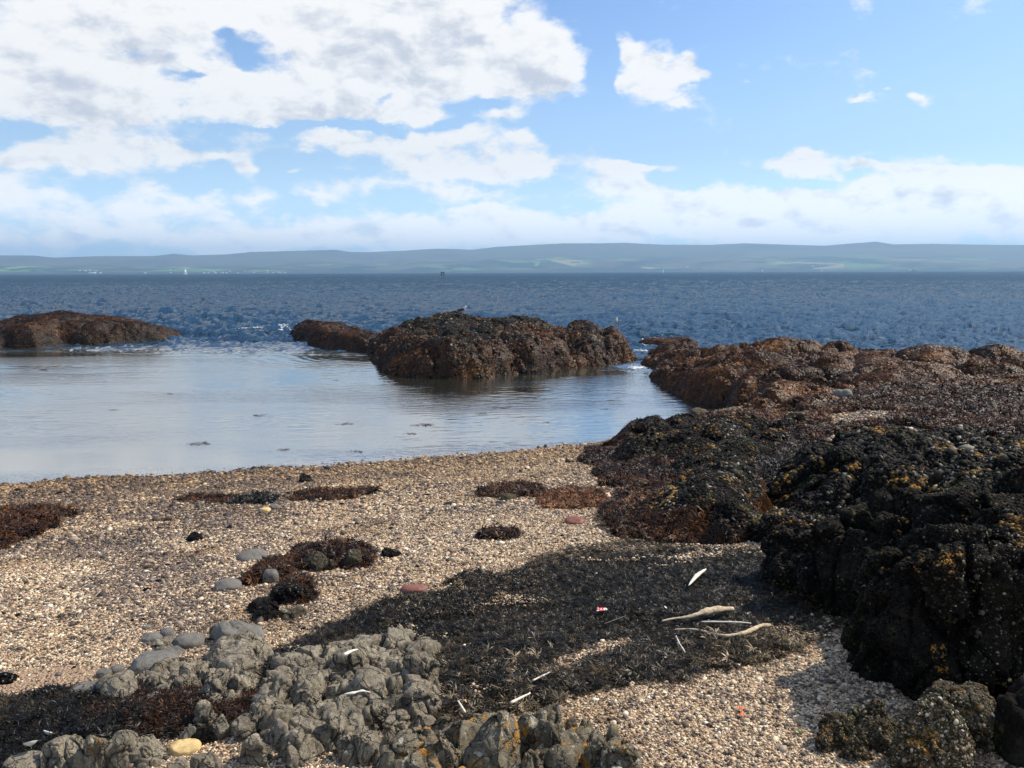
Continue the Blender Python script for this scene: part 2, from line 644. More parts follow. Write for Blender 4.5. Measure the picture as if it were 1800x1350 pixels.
M_WEED = weed_mat('brown_rockweed', [(0.15, (.006, .0035, .0015)), (0.42, (.030, .011, .003)), (0.68, (.105, .037, .006)), (0.92, (.30, .115, .014))])
M_WRACK = weed_mat('dark_wrack', [(0.10, (.003, .0028, .002)), (0.46, (.008, .007, .0045)), (0.64, (.025, .018, .009)), (0.78, (.075, .046, .018)), (0.92, (.32, .25, .15))], 0.40)
M_WEEDR = weed_mat('rusty_weed', [(0.1, (.03, .012, .005)), (0.5, (.12, .045, .012)), (0.9, (.32, .12, .03))])

# ---- ground: fine shingle between the modelled pebbles
M_GROUND, q, b, o = mat('shingle')
P_ = wpos(q)
wet = q.attr('wet')
darkw = q.attr('weed')
v1 = q.voro(P_, 55.0, out='Color')
v1d = q.voro(P_, 55.0)
v2 = q.voro(P_, 21.0, out='Color')
nz = q.noise(P_, 0.55, 5, 0.6)
nb = q.noise(P_, 6.0, 5, 0.7)
r1 = q.sep(v1)[0]
SHING = [(0.0, (.05, .036, .022)), (0.16, (.16, .11, .065)), (0.40, (.36, .25, .145)), (0.62, (.50, .35, .21)), (0.82, (.58, .45, .29)), (0.97, (.70, .61, .46))]
c = q.ramp(q.m('ADD', q.m('MULTIPLY', r1, 0.8), q.m('MULTIPLY', q.sep(v2)[1], 0.2)), SHING)
c = q.mix(q.ss(nb, 0.56, 0.70, 0.0, 0.6), c, (.075, .055, .035))
c = q.mix(q.m('MULTIPLY', q.attr('sand'), 0.9), c, q.mix(nb, (.34, .22, .135), (.42, .29, .185)))
c = q.mix(q.m('MULTIPLY', wet, 0.75), c, q.mix(q.sep(v1)[1], (.10, .075, .035), (.26, .19, .10)))
c = q.mix(darkw, c, (.010, .008, .006))
c = q.mix(q.attr('brown'), c, q.mix(nb, (.018, .009, .004), (.07, .035, .012)))
under = q.ss(q.sep(P_)[2], 0.02, -0.25)
c = q.mix(under, c, q.mix(nb, (.10, .085, .055), (.22, .19, .14)))
q.put(b.inputs['Base Color'], c)
q.put(b.inputs['Roughness'], q.m('SUBTRACT', 0.85, q.m('MULTIPLY', wet, 0.35)))
b.inputs['Specular IOR Level'].default_value = 0.3
hh = q.m('ADD', q.m('SUBTRACT', 1.0, v1d), q.m('MULTIPLY', nb, 0.6))
q.put(b.inputs['Normal'], bump(q, hh, 0.9, 0.02))

# ------------------------------------------------------------------ ground sheet
WRACK = gpoly([(470, 1150), (560, 1108), (650, 1072), (740, 1047), (820, 1024), (880, 1008), (925, 985), (1010, 962), (1100, 952), (1210, 958), (1340, 962), (1400, 1000),
               (1420, 1050), (1490, 1082), (1480, 1105), (1410, 1130), (1350, 1155), (1250, 1180), (1185, 1198), (1110, 1205), (1020, 1228), (940, 1242), (840, 1268),
               (780, 1262), (700, 1250), (560, 1220), (470, 1210)])
WHOLE = gpoly([(905, 1200), (960, 1160), (1060, 1132), (1110, 1122), (1105, 1145), (1010, 1180), (950, 1198)])
WRACK2 = gpoly([(-60, 1235), (60, 1236), (110, 1228), (180, 1222), (260, 1205), (330, 1215), (360, 1240), (440, 1235), (480, 1270), (350, 1310), (280, 1300), (230, 1290), (120, 1300), (60, 1345), (-60, 1420)])


CARPET = [gpoly(p) for p in (
    [(1225, 735), (1330, 722), (1420, 742), (1500, 690), (1640, 660), (1900, 650), (2000, 800), (1560, 752), (1440, 768), (1330, 760)],
    [(1330, 750), (1450, 758), (1440, 800), (1385, 880), (1330, 890)],
    [(1020, 800), (1090, 778), (1160, 790), (1220, 870), (1200, 960), (1080, 945), (1040, 900), (1080, 860)])]
HOLLOW = gpoly([(1450, 735), (1500, 722), (1550, 724), (1585, 737), (1545, 748), (1465, 756)])


JR = np.random.default_rng(1)


def carpet_field(x, y):
    P3 = np.stack([x, y, np.zeros_like(x)], 1)
    jx = x + fbm(P3, 1.0, 4, 0.6, seed=171) * 0.4
    jy = y + fbm(P3, 1.0, 4, 0.6, seed=172) * 0.4
    r = np.zeros(x.shape, bool)
    for p in CARPET:
        r |= inpoly(jx, jy, p)
    return r & ~inpoly(jx, jy, HOLLOW)


def wrack_field(x, y):
    P3 = np.stack([x, y, np.zeros_like(x)], 1)
    jx = x + fbm(P3, 1.8, 6, 0.75, seed=71) * 0.24 + JR.normal(0, .04, x.shape)
    jy = y + fbm(P3, 1.8, 6, 0.75, seed=72) * 0.24 + JR.normal(0, .04, x.shape)
    a = inpoly(jx, jy, WRACK) & ~inpoly(jx, jy, WHOLE)
    b_ = inpoly(jx, jy, WRACK2)
    return a, b_


rows = np.concatenate([np.linspace(0.3, 2.0, 12)[:-1], 1.0 / np.linspace(1 / 2.0, 1 / 60.0, 620), np.geomspace(62, 12000, 40)])
X, Y = polar(rows, 760)
Z = terrain(X, Y)
V = np.stack([X.ravel(), Y.ravel(), Z.ravel()], 1)
me = mesh_np('beach_ground', V, grid_faces(*X.shape))
s_ = (np.interp(V[:, 0], WLX, WLY) - V[:, 1])
fattr(me, 'wet', sstep(s_ + fbm(V, 0.8, 4, seed=5) * 1.2, 6.5, 0.3) * (s_ < 40))
wa, wb = wrack_field(V[:, 0], V[:, 1])
fattr(me, 'weed', (wa | wb).astype(float) * 0.97)
fattr(me, 'brown', carpet_field(V[:, 0], V[:, 1]).astype(float) * 0.95)
sp_ = gpt(75, 1205)
sd = np.hypot((V[:, 0] - sp_[0]) / 0.55, (V[:, 1] - sp_[1]) / 0.28) + fbm(V, 3.0, 4, seed=15) * 0.35
fattr(me, 'sand', sstep(sd, 1.15, 0.75))
tag(link('beach_ground', me, M_GROUND), 'pale shingle beach sloping down to the water', kind='structure')


def sandy(x, y):
    return np.hypot((x - sp_[0]) / 0.55, (y - sp_[1]) / 0.28)


# ------------------------------------------------------------------ sea
def ocean_tile(n, L, lam, ang, spread, seed):
    r = np.random.default_rng(seed)
    k1 = np.fft.fftfreq(n, L / n) * 2 * np.pi
    KX, KY = np.meshgrid(k1, k1, indexing='ij')
    K = np.hypot(KX, KY)
    K[0, 0] = 1e-6
    kp = 2 * np.pi / lam
    c_ = (KX * math.sin(ang) + KY * math.cos(ang)) / K
    S = np.exp(-1.25 * (kp / K) ** 2) / K ** 3.4 * (np.abs(c_) ** spread + 0.04) * np.exp(-(K * 0.03) ** 2)
    S[0, 0] = 0
    A = np.sqrt(S) * (r.normal(size=K.shape) + 1j * r.normal(size=K.shape))
    h = np.real(np.fft.ifft2(A))
    sd_ = h.std()
    dX = np.real(np.fft.ifft2(-1j * KX / K * A)) / sd_
    dY = np.real(np.fft.ifft2(-1j * KY / K * A)) / sd_
    return h / sd_, dX, dY


def samp(T, x, y, L):
    n = T.shape[0]
    u = (x / L * n) % n
    v = (y / L * n) % n
    i = np.floor(u).astype(int)
    j = np.floor(v).astype(int)
    fu, fv = u - i, v - j
    i1, j1 = (i + 1) % n, (j + 1) % n
    i, j = i % n, j % n
    return T[i, j] * (1 - fu) * (1 - fv) + T[i1, j] * fu * (1 - fv) + T[i, j1] * (1 - fu) * fv + T[i1, j1] * fu * fv


def sea_amp(x, y):
    edge = np.interp(x, [-60, -26, -12, -4, 2, 6, 60], [42, 44, 43, 40, 38, 33, 33])
    return sstep(y - edge, -3.0, 10.0)


rows = np.concatenate([1.0 / np.linspace(1 / 10.0, 1 / 900.0, 900), np.geomspace(905, 9500, 90)])
X, Y = polar(rows, 1300)
x, y = X.ravel(), Y.ravel()
amp = sea_amp(x, y)
T1, T2 = ocean_tile(512, 61.0, 4.2, 0.12, 9.0, 1), ocean_tile(512, 23.0, 1.3, -0.2, 6.0, 2)
ca, sa = math.cos(0.16), math.sin(0.16)
xr, yr = ca * x - sa * y, sa * x + ca * y
far = np.clip(1.2 - np.hypot(x, y) / 2500.0, 0.0, 1)
gust = 0.55 + 0.9 * sstep(fbm(np.stack([x * .35, y, 0 * x], 1), 1 / 38.0, 4, .6, seed=501), -.5, .5)
amp = amp * (gust * sstep(np.hypot(x, y), 40, 80) + 1 - sstep(np.hypot(x, y), 40, 80))
h = (samp(T1[0], x, y, 61.0) * 0.12 + samp(T1[0], xr * 0.71, yr * 0.71, 61.0) * 0.08 + samp(T2[0], xr, yr, 23.0) * 0.065) * amp * far
hx = (samp(T1[1], x, y, 61.0) * 0.10 + samp(T2[1], xr, yr, 23.0) * 0.02) * amp * far
hy = (samp(T1[2], x, y, 61.0) * 0.10 + samp(T2[2], xr, yr, 23.0) * 0.02) * amp * far
# ripples inside the bay, fanning from the islet
c0 = gpt(700, 620)
rr = np.hypot(x - c0[0], y - c0[1])
P3 = np.stack([x, y, 0 * x], 1)
calm = (1 - sea_amp(x, y)) * (np.hypot(x, y) < 60)
rip = np.sin(rr * 11.0 + fbm(P3, 0.6, 3, seed=31) * 5.0) * np.exp(-((rr - 4.5) / 3.5) ** 2) * 0.0120
rip = rip * sstep(fbm(P3, 0.35, 3, seed=33), -0.45, 0.35) * sstep(y, 20, 25)
sm = samp(T2[0], x * 1.7, y * 2.6, 23.0) * 0.0030 * sstep(fbm(P3 * np.array([0.5, 1, 1]), 0.22, 3, seed=41), -0.5, 0.5)
h = h + (rip + sm) * calm
V = np.stack([x + hx, y + hy, h], 1)
Fw = grid_faces(*X.shape)
tz = terrain(V[:, 0], V[:, 1])
keep = (V[:, 2] > tz - 0.12)[Fw].any(1)
Fw = Fw[keep]
used = np.unique(Fw)
mp = np.full(len(V), -1)
mp[used] = np.arange(len(used))
me = mesh_np('sea_water', V[used], mp[Fw])
fattr(me, 'depth', np.clip(-tz[used] , 0, 5))
fattr(me, 'open', sea_amp(x, y)[used])
dist_ = np.hypot(x, y)[used]
crest = (h / 0.11)[used]
m_, q, b, o = mat('sea_water')
m_.node_tree.nodes.remove(b)
P_ = wpos(q)
opn = q.attr('open')
dep = q.attr('depth')
n1 = q.noise(q.v('MULTIPLY', P_, (0.8, 1.3, 1.0)), 3.0, 5, 0.6)
n2 = q.noise(q.v('MULTIPLY', P_, (0.32, 1.7, 1.0)), 0.33, 5, 0.62)
nb_ = q.noise(q.v('MULTIPLY', P_, (0.5, 1.7, 1.0)), 2.6, 5, 0.6)
n3_ = q.noise(q.v('MULTIPLY', P_, (0.28, 1.2, 1.0)), 0.06, 5, 0.62)
n4_ = q.noise(q.v('MULTIPLY', P_, (0.28, 1.2, 1.0)), 0.009, 4, 0.62)
rd = q.v('LENGTH', P_)
w3 = q.ss(rd, 60.0, 400.0)
w4 = q.ss(rd, 400.0, 2500.0)
calm_r = q.ss(q.noise(q.v('MULTIPLY', P_, (0.3, 1.0, 1.0)), 0.25, 3, 0.5), 0.38, 0.66)
big = q.m('ADD', q.m('MULTIPLY', q.m('MULTIPLY', n3_, w3), 5.0), q.m('MULTIPLY', q.m('MULTIPLY', n4_, w4), 34.0))
hgt = q.m('ADD', q.m('MULTIPLY', q.m('ADD', q.m('ADD', q.m('MULTIPLY', n1, 0.16), q.m('MULTIPLY', n2, 0.9)), big), opn),
          q.m('MULTIPLY', q.m('MULTIPLY', nb_, 0.020), q.m('ADD', calm_r, 0.15)))
nrm = bump(q, hgt, 1.0, 1.0)
fr = q.node('ShaderNodeFresnel')
fr.inputs['IOR'].default_value = 1.33
q.put(fr.inputs['Normal'], nrm)
gl = q.node('ShaderNodeBsdfGlossy')
q.put(gl.inputs['Normal'], nrm)
q.put(gl.inputs['Roughness'], q.m('ADD', 0.012, q.m('MULTIPLY', opn, 0.02)))
body = q.node('ShaderNodeBsdfDiffuse')
q.put(body.inputs['Color'], q.mix(opn, (.050, .052, .038), (.0015, .026, .056)))
tr = q.node('ShaderNodeBsdfTransparent')
q.put(tr.inputs['Color'], (0.80, 0.88, 0.84))
op = q.m('SUBTRACT', 1.0, q.m('EXPONENT', q.m('MULTIPLY', dep, q.m('ADD', -0.75, q.m('MULTIPLY', opn, -6.0)))))
op = q.m('MAXIMUM', op, opn)
mx1 = q.node('ShaderNodeMixShader')
q.put(mx1.inputs[0], op)
q.t.links.new(tr.outputs[0], mx1.inputs[1])
q.t.links.new(body.outputs[0], mx1.inputs[2])
mx2 = q.node('ShaderNodeMixShader')
q.put(mx2.inputs[0], q.m('MULTIPLY', fr.outputs[0], q.m('SUBTRACT', 0.72, q.m('MULTIPLY', opn, 0.42))))
q.t.links.new(mx1.outputs[0], mx2.inputs[1])
q.t.links.new(gl.outputs[0], mx2.inputs[2])
q.t.links.new(mx2.outputs[0], o.inputs[0])
tag(link('sea_water', me, m_), 'choppy blue sea outside, calm shallow pool inside the reef', kind='structure')

# ------------------------------------------------------------------ far shore
SKY = [(-900, 452), (-300, 446), (0, 449), (60, 449), (95, 453), (150, 451), (190, 450), (270, 450), (305, 446), (340, 449), (400, 447), (440, 443), (480, 442), (550, 440), (590, 439), (615, 443), (650, 443),
       (700, 441), (770, 437), (830, 439), (870, 434), (930, 431), (990, 428), (1050, 429), (1100, 428), (1170, 431), (1250, 431), (1310, 428), (1380, 430), (1450, 432), (1500, 428),
       (1540, 425), (1570, 430), (1650, 429), (1750, 431), (1800, 431), (2300, 428), (2900, 440)]
SAZ, SEL = [], []
for px, py in SKY:
    d = ray(px, py)
    SAZ.append(math.atan2(d[0], d[1]))
    SEL.append(d[2] / math.hypot(d[0], d[1]))
R0, R1 = 6200.0, 9300.0
aa = np.radians(np.linspace(-58, 58, 900))
rr_ = np.concatenate([np.linspace(R0, R1, 70), np.linspace(R1 + 100, R1 + 2500, 12)])
RR, AA = np.meshgrid(rr_, aa, indexing='ij')
XX, YY = RR * np.sin(AA), RR * np.cos(AA)
PP = np.stack([XX.ravel(), YY.ravel(), 0 * XX.ravel()], 1)
t = (RR - R0) / (R1 - R0)
prof = np.interp(AA, SAZ, SEL) * R1 + CAMZ
nl = fbm(PP, 1 / 1400.0, 5, 0.5, seed=81).reshape(RR.shape)
shape = np.where(t <= 1, np.clip(0.012 + 0.30 * sstep(t, 0.0, 0.30) + 0.69 * sstep(t, 0.28, 1.0), 0, 1), 1 - 0.5 * (t - 1))
ZZ = prof * shape + nl * 48 * np.sin(np.clip(t, 0, 1) * np.pi) + fbm(PP, 1 / 300.0, 4, 0.5, seed=85).reshape(RR.shape) * 14 * np.clip(t * 6, 0, 1) * np.clip(1.0 - t, 0.12, 1)
ZZ[0] = -3
me = mesh_np('hills', np.stack([XX.ravel(), YY.ravel(), ZZ.ravel()], 1), grid_faces(*RR.shape))
fattr(me, 'alt', t.ravel())
M_HILL, q, b, o = mat('hills')
P_ = wpos(q)
alt = q.attr('alt')
c = q.ramp(q.noise(P_, 1 / 700.0, 6, 0.6), [(0.35, (.060, .055, .035)), (0.5, (.11, .095, .06)), (0.65, (.10, .12, .045))])
vcell = q.voro(q.v('MULTIPLY', P_, (1.0, 0.8, 1.0)), 1 / 260.0, out='Color')
fc = q.ramp(q.sep(vcell)[0], [(0.0, (.035, .06, .02)), (0.3, (.10, .19, .045)), (0.6, (.17, .28, .07)), (0.8, (.30, .26, .13)), (1.0, (.12, .20, .05))], 'CONSTANT')
fm = q.m('MULTIPLY', q.ss(q.noise(P_, 1 / 900.0, 4, 0.5), 0.45, 0.55), q.ss(alt, 0.55, 0.30))
c = q.mix(fm, c, fc)
wm = q.m('MULTIPLY', q.ss(q.noise(P_, 1 / 330.0, 6, 0.7), 0.50, 0.54), q.ss(alt, 0.70, 0.35))
c = q.mix(wm, c, (.016, .026, .012))
c = q.mix(q.ss(alt, 0.10, 0.04), c, (.018, .026, .014))
q.put(b.inputs['Base Color'], c)
b.inputs['Roughness'].default_value = 0.95
b.inputs['Specular IOR Level'].default_value = 0.05
tag(link('hills', me, M_HILL), 'low hazy hills along the far shore', kind='structure')

# haze: one closed box round the whole place
hz, q, b, o = mat('haze')
hz.node_tree.nodes.remove(b)
pv = q.node('ShaderNodeVolumePrincipled')
pv.inputs['Density'].default_value = 0.000135
pv.inputs['Color'].default_value = (0.45, 0.71, 1.0, 1)
pv.inputs['Anisotropy'].default_value = 0.2
q.t.links.new(pv.outputs[0], o.inputs['Volume'])
bx = np.array([[sx * 16000.0, -300 if sy < 0 else 14000.0, -12.0 if sz < 0 else 400.0] for sx in (-1, 1) for sy in (-1, 1) for sz in (-1, 1)])
bf = np.array([[0, 1, 3, 2], [4, 6, 7, 5], [0, 4, 5, 1], [2, 3, 7, 6], [0, 2, 6, 4], [1, 5, 7, 3]])
tag(link('haze', mesh_np('haze', bx, bf, False), hz), 'pale blue air haze over the water', kind='stuff')

# ------------------------------------------------------------------ rock builders
def disp_stone(V, N, size, seed, rough=1.0, crack=1.0, cfreq=2.2, rotc=None, block=False):
    """broad warps, joints that cut the stone into rounded blocks, then grain"""
    s = size
    Q = V / s
    w = np.stack([fbm(Q, 1.3, 3, seed=seed + k) for k in (1, 2, 3)], 1) * 0.35
    d = fbm(Q, 1.2, 3, seed=seed + 7) * 0.16 * s * rough
    if crack:
        R_ = rotm(0.5, 0.3, seed * 0.7) if rotc is None else rotc
        C = (Q + w * 0.5) @ R_.T * np.array([1.0, 1.0, 0.62])
        f1, f2, idv, tl = worley(C, cfreq, seed + 11, block, True)
        e = f2 - f1
        if block:
            d = d + tl * 0.13 * s * crack
            d = d + (sstep(e, 0.0, 0.085) - 0.9) * 0.11 * s * crack + (np.minimum(e, 0.3) - 0.2) * 0.03 * s * crack + (idv - 0.5) * 0.09 * s * crack
        else:
            d = d + (np.minimum(e, 0.5) ** 0.55 - 0.62) * 0.16 * s * crack + (idv - 0.5) * 0.12 * s * crack
        f1b, f2b, idb, tlb = worley(C + 5.1, cfreq * 2.3, seed + 19, block, True)
        if block:
            d = d + tlb * 0.04 * s * crack
        d = d - sstep(f2b - f1b, 0.09, 0.0) * 0.055 * s * crack * (idb > 0.4)
    d = d + fbm(Q, 5.0, 4, 0.6, seed=seed + 23) * 0.016 * s * rough + fbm(Q, 2.4, 4, 0.5, seed=seed + 29, ridge=True) * 0.014 * s * rough
    return V + N * d[:, None]


def stone_between(px0, px1, pt, pb, deep=0.9, ground=None, lift=0.0):
    """size and place of a stone whose foot, sides and top are seen at these photo positions"""
    f = gpt((px0 + px1) / 2, pb) if ground is None else flat_pt((px0 + px1) / 2, pb, ground)
    dist = math.hypot(f[0], f[1])
    sl_ = np.linalg.norm(f - np.array([0, 0, CAMZ]))
    rx = (px1 - px0) / 2 / FPX * sl_
    ry = rx * deep
    u = np.array([f[0], f[1], 0]) / dist
    c_ = f + u * ry * 0.85
    dr = ray((px0 + px1) / 2, pt)
    zt = CAMZ + dr[2] / math.hypot(dr[0], dr[1]) * (dist + ry * 0.9)
    zg = float(terrain(c_[0], c_[1])) if ground is None else ground
    rz = max(zt - zg, rx * 0.22) + lift
    return np.array([c_[0], c_[1], zg]), rx, ry, rz, math.atan2(-f[0], f[1])


def boulder(px0, px1, pt, pb, label, m=None, deep=0.9, p=2.8, sub=5, crack=1.0, rough=1.0, seed=1, tilt=0.0, sink=0.25, name='boulder', cat='rock', group=None, cfreq=2.2, spin=None):
    c_, rx, ry, rz, ang = stone_between(px0, px1, pt, pb, deep)
    s = (rx + ry + rz) / 2.2
    r = np.random.default_rng(seed)
    sp = r.uniform(-0.25, 0.25) if spin is None else spin
    hz_ = (rz * (1 + sink)) / 2
    V, F = superq(sub, (rx, ry, hz_ * 1.06), p, (r.uniform(-.12, .12), tilt, ang + sp), (0, 0, rz - hz_))
    for _ in range(13 if crack > 0.3 else 2):
        n_ = r.normal(size=3)
        n_[2] = abs(n_[2]) * 0.8 + 0.1
        n_ /= np.linalg.norm(n_)
        ext = (V @ n_).max()
        cen_ = float(np.array([0, 0, rz - hz_]) @ n_)
        lim = cen_ + (ext - cen_) * (r.uniform(0.55, 0.86) if crack > 0.3 else .9)
        V = V - n_[None, :] * (np.maximum(V @ n_ - lim, 0) * 0.92)[:, None]
    N = vnormals(V, F)
    V = disp_stone(V, N, s, seed, rough, crack, cfreq, block=crack > 0.3)
    # keep the seen outline: rescale to the wanted width and height
    k = rx * 2 / (V[:, 0] * math.cos(ang) + V[:, 1] * math.sin(ang)).ptp() if hasattr(V, 'ptp') else rx * 2 / np.ptp(V[:, 0] * math.cos(ang) + V[:, 1] * math.sin(ang))
    V[:, :2] *= k
    V[:, 2] += rz - V[:, 2].max()
    o = link(name, mesh_np(name, V, F), m or M_GREY, loc=tuple(c_))
    tag(o, label, cat, group)
    return o


# ------------------------------------------------------------------ weed tufts on stone
def blade_clump(r, n, L, W, lift=0.5, curl=0.6):
    """n flat fronds from one holdfast, each of two bent segments"""
    V, F = [], []
    for k in range(n):
        a = r.uniform(0, 2 * math.pi)
        e = r.uniform(0.05, 1.0) * lift
        l_ = L * r.uniform(0.5, 1.0)
        w_ = W * r.uniform(0.6, 1.1)
        d_ = np.array([math.cos(a), math.sin(a), 0])
        s_ = np.array([-math.sin(a), math.cos(a), 0])
        tw = np.array([0, 0, r.uniform(-0.6, 0.6)])
        p0 = d_ * l_ * 0.08
        p1 = p0 + d_ * l_ * 0.5 + np.array([0, 0, l_ * e * 0.6])
        p2 = p1 + d_ * l_ * 0.45 + np.array([0, 0, l_ * (e * 0.3 - curl * r.uniform(0.2, 0.8))]) + s_ * l_ * r.uniform(-.3, .3)
        b0 = len(V)
        V += [p0 - s_ * w_ * .3, p0 + s_ * w_ * .3, p1 - (s_ + tw) * w_ * .5, p1 + (s_ + tw) * w_ * .5, p2 - (s_ - tw) * w_ * .35, p2 + (s_ - tw) * w_ * .35]
        F += [[b0, b0 + 1, b0 + 3, b0 + 2], [b0 + 2, b0 + 3, b0 + 5, b0 + 4]]
    return np.array(V), np.array(F)


def scatter_mesh(name, pts, nrm, protos, scale, tint, m, parent=None, r=RNG, origin=(0, 0, 0), flat=0.0, smooth=False, extra=None):
    """many small pieces as one mesh"""
    n = len(pts)
    which = r.integers(0, len(protos), n)
    ang = r.uniform(0, 2 * math.pi, n)
    Vs, Fs, Ts, Es, off = [], [], [], [], 0
    up = np.array([0.0, 0.0, 1.0])
    nn = nrm * (1 - flat) + up * flat
    nn /= np.linalg.norm(nn, axis=1)[:, None] + 1e-9
    h_ = np.stack([np.cos(ang), np.sin(ang), 0 * ang], 1)
    t1 = h_ - nn * (h_ * nn).sum(1)[:, None]
    t1 /= np.linalg.norm(t1, axis=1)[:, None] + 1e-9
    t2 = np.cross(nn, t1)
    for k, (pv_, pf) in enumerate(protos):
        sel = np.where(which == k)[0]
        if not len(sel):
            continue
        B = pts[sel][:, None, :] + scale[sel][:, None, None] * (pv_[None, :, 0:1] * t1[sel][:, None, :] + pv_[None, :, 1:2] * t2[sel][:, None, :] + pv_[None, :, 2:3] * nn[sel][:, None, :])
        Vs.append(B.reshape(-1, 3))
        Fs.append((pf[None] + (np.arange(len(sel)) * len(pv_))[:, None, None] + off).reshape(-1, pf.shape[1]))
        Ts.append(np.repeat(tint[sel], len(pv_)))
        if extra is not None:
            Es.append(np.repeat(extra[sel], len(pv_)))
        off += len(sel) * len(pv_)
    V = np.concatenate(Vs) - np.array(origin)
    me = mesh_np(name, V, np.concatenate(Fs), smooth)
    fattr(me, 'tint', np.concatenate(Ts))
    if extra is not None:
        fattr(me, 'lichen', np.concatenate(Es))
    return link(name, me, m, parent)


def surf_points(V, F, n, r, wfun=None):
    """random points on faces, optionally weighted by a function of point and normal"""
    T = F if F.shape[1] == 3 else np.concatenate([F[:, [0, 1, 2]], F[:, [0, 2, 3]]])
    a, b_, c_ = V[T[:, 0]], V[T[:, 1]], V[T[:, 2]]
    cr = np.cross(b_ - a, c_ - a)
    ar = np.linalg.norm(cr, axis=1)
    nr_ = cr / (ar[:, None] + 1e-12)
    w = ar.copy()
    if wfun is not None:
        w = w * wfun((a + b_ + c_) / 3, nr_)
    w = np.maximum(w, 0)
    k = r.choice(len(T), n, p=w / w.sum())
    u = r.uniform(size=(n, 2))
    fl = u.sum(1) > 1
    u[fl] = 1 - u[fl]
    return a[k] + u[:, :1] * (b_[k] - a[k]) + u[:, 1:] * (c_[k] - a[k]), nr_[k]


rw = np.random.default_rng(5)
CL_FAR = [blade_clump(rw, 7, 1.0, 0.34, 0.7, 0.8) for _ in range(6)]
CL_NEAR = [blade_clump(rw, 16, 1.0, 0.16, 0.8, 0.9) for _ in range(6)]


def crust_mat(name, stops, orange, green):
    m, q, b, o = mat(name)
    t = q.attr('tint')
    P_ = wpos(q)
    c = q.ramp(t, stops)
    n = q.noise(P_, 2.3, 5, 0.7)
    c = q.mix(q.m('MULTIPLY', q.m('MULTIPLY', q.ss(n, .60 - orange, .66 - orange), q.attr('lichen')), q.ss(t, .15, .5)), c, q.mix(t, (.16, .065, .012), (.50, .27, .05)))
    n = q.noise(q.v('ADD', P_, (9.0, 4.0, 2.0)), 1.7, 5, 0.7)
    c = q.mix(q.m('MULTIPLY', q.m('MULTIPLY', q.ss(n, .64 - green, .70 - green), q.attr('lichen')), 0.8), c, q.mix(t, (.02, .03, .008), (.17, .19, .08)))
    q.put(b.inputs['Base Color'], c)
    b.inputs['Roughness'].default_value = 0.7
    b.inputs['Specular IOR Level'].default_value = 0.1
    return m


M_BARN = crust_mat('barnacles', [(0.0, (.0015, .0013, .001)), (0.45, (.007, .006, .0045)), (0.66, (.028, .023, .016)), (0.84, (.11, .095, .068)), (1.0, (.42, .38, .30))], .065, .05)
M_BARNB = crust_mat('lichen_crust', [(0.0, (.010, .008, .005)), (0.35, (.04, .03, .018)), (0.62, (.12, .095, .055)), (0.85, (.28, .24, .16)), (1.0, (.55, .51, .42))], .13, .04)
CR_BL = [(ico(1)[0] * np.array([1, .8, .6]) * (1 + .25 * vnoise(ico(1)[0] * 1.7 + k)[:, None]), ico(1)[1]) for k in range(5)]


def crust(o, V, F, org, n, size, seed, pale=0.0, name='barnacles', m=None):
    n = int(n * 1.7)
    size = size * .66
    r = np.random.default_rng(seed)

    def wf(c_, nn):
        d2 = np.hypot(c_[:, 0], c_[:, 1])
        up = nn * np.sign(nn[:, 2:3] + 1e-6) if False else nn
        face = -(up[:, 0] * c_[:, 0] + up[:, 1] * c_[:, 1]) / d2 + up[:, 2] * 0.3
        px, py = project(c_)
        return np.where(face > -0.05, 1.0, 0.1) * np.where((px > -80) & (px < 1880), 1.0, .05) * (0.3 + sstep(fbm(c_, 2.0, 4, .6, seed=seed), -.3, .3)) / d2 ** 1.2
    pts, nn = surf_points(V, F, n, r, wf)
    d2 = np.hypot(pts[:, 0], pts[:, 1])
    sz = size * np.exp(r.normal(0, .45, n)) * (d2 / d2.mean()) ** .7
    tint = np.clip(r.beta(1.6, 2.2, n) + fbm(pts, 1.6, 4, .6, seed=seed + 4) * .35 + pale, 0, 1)
    so = scatter_mesh(name, pts, nn, CR_BL, sz, tint, m or M_BARN, parent=o, r=r, origin=org, extra=sstep(nn[:, 2] * .9 + fbm(pts, 3.0, 4, .7, seed=seed + 8) * .5, .45, 1.0))
    tag(so, kind='stuff')


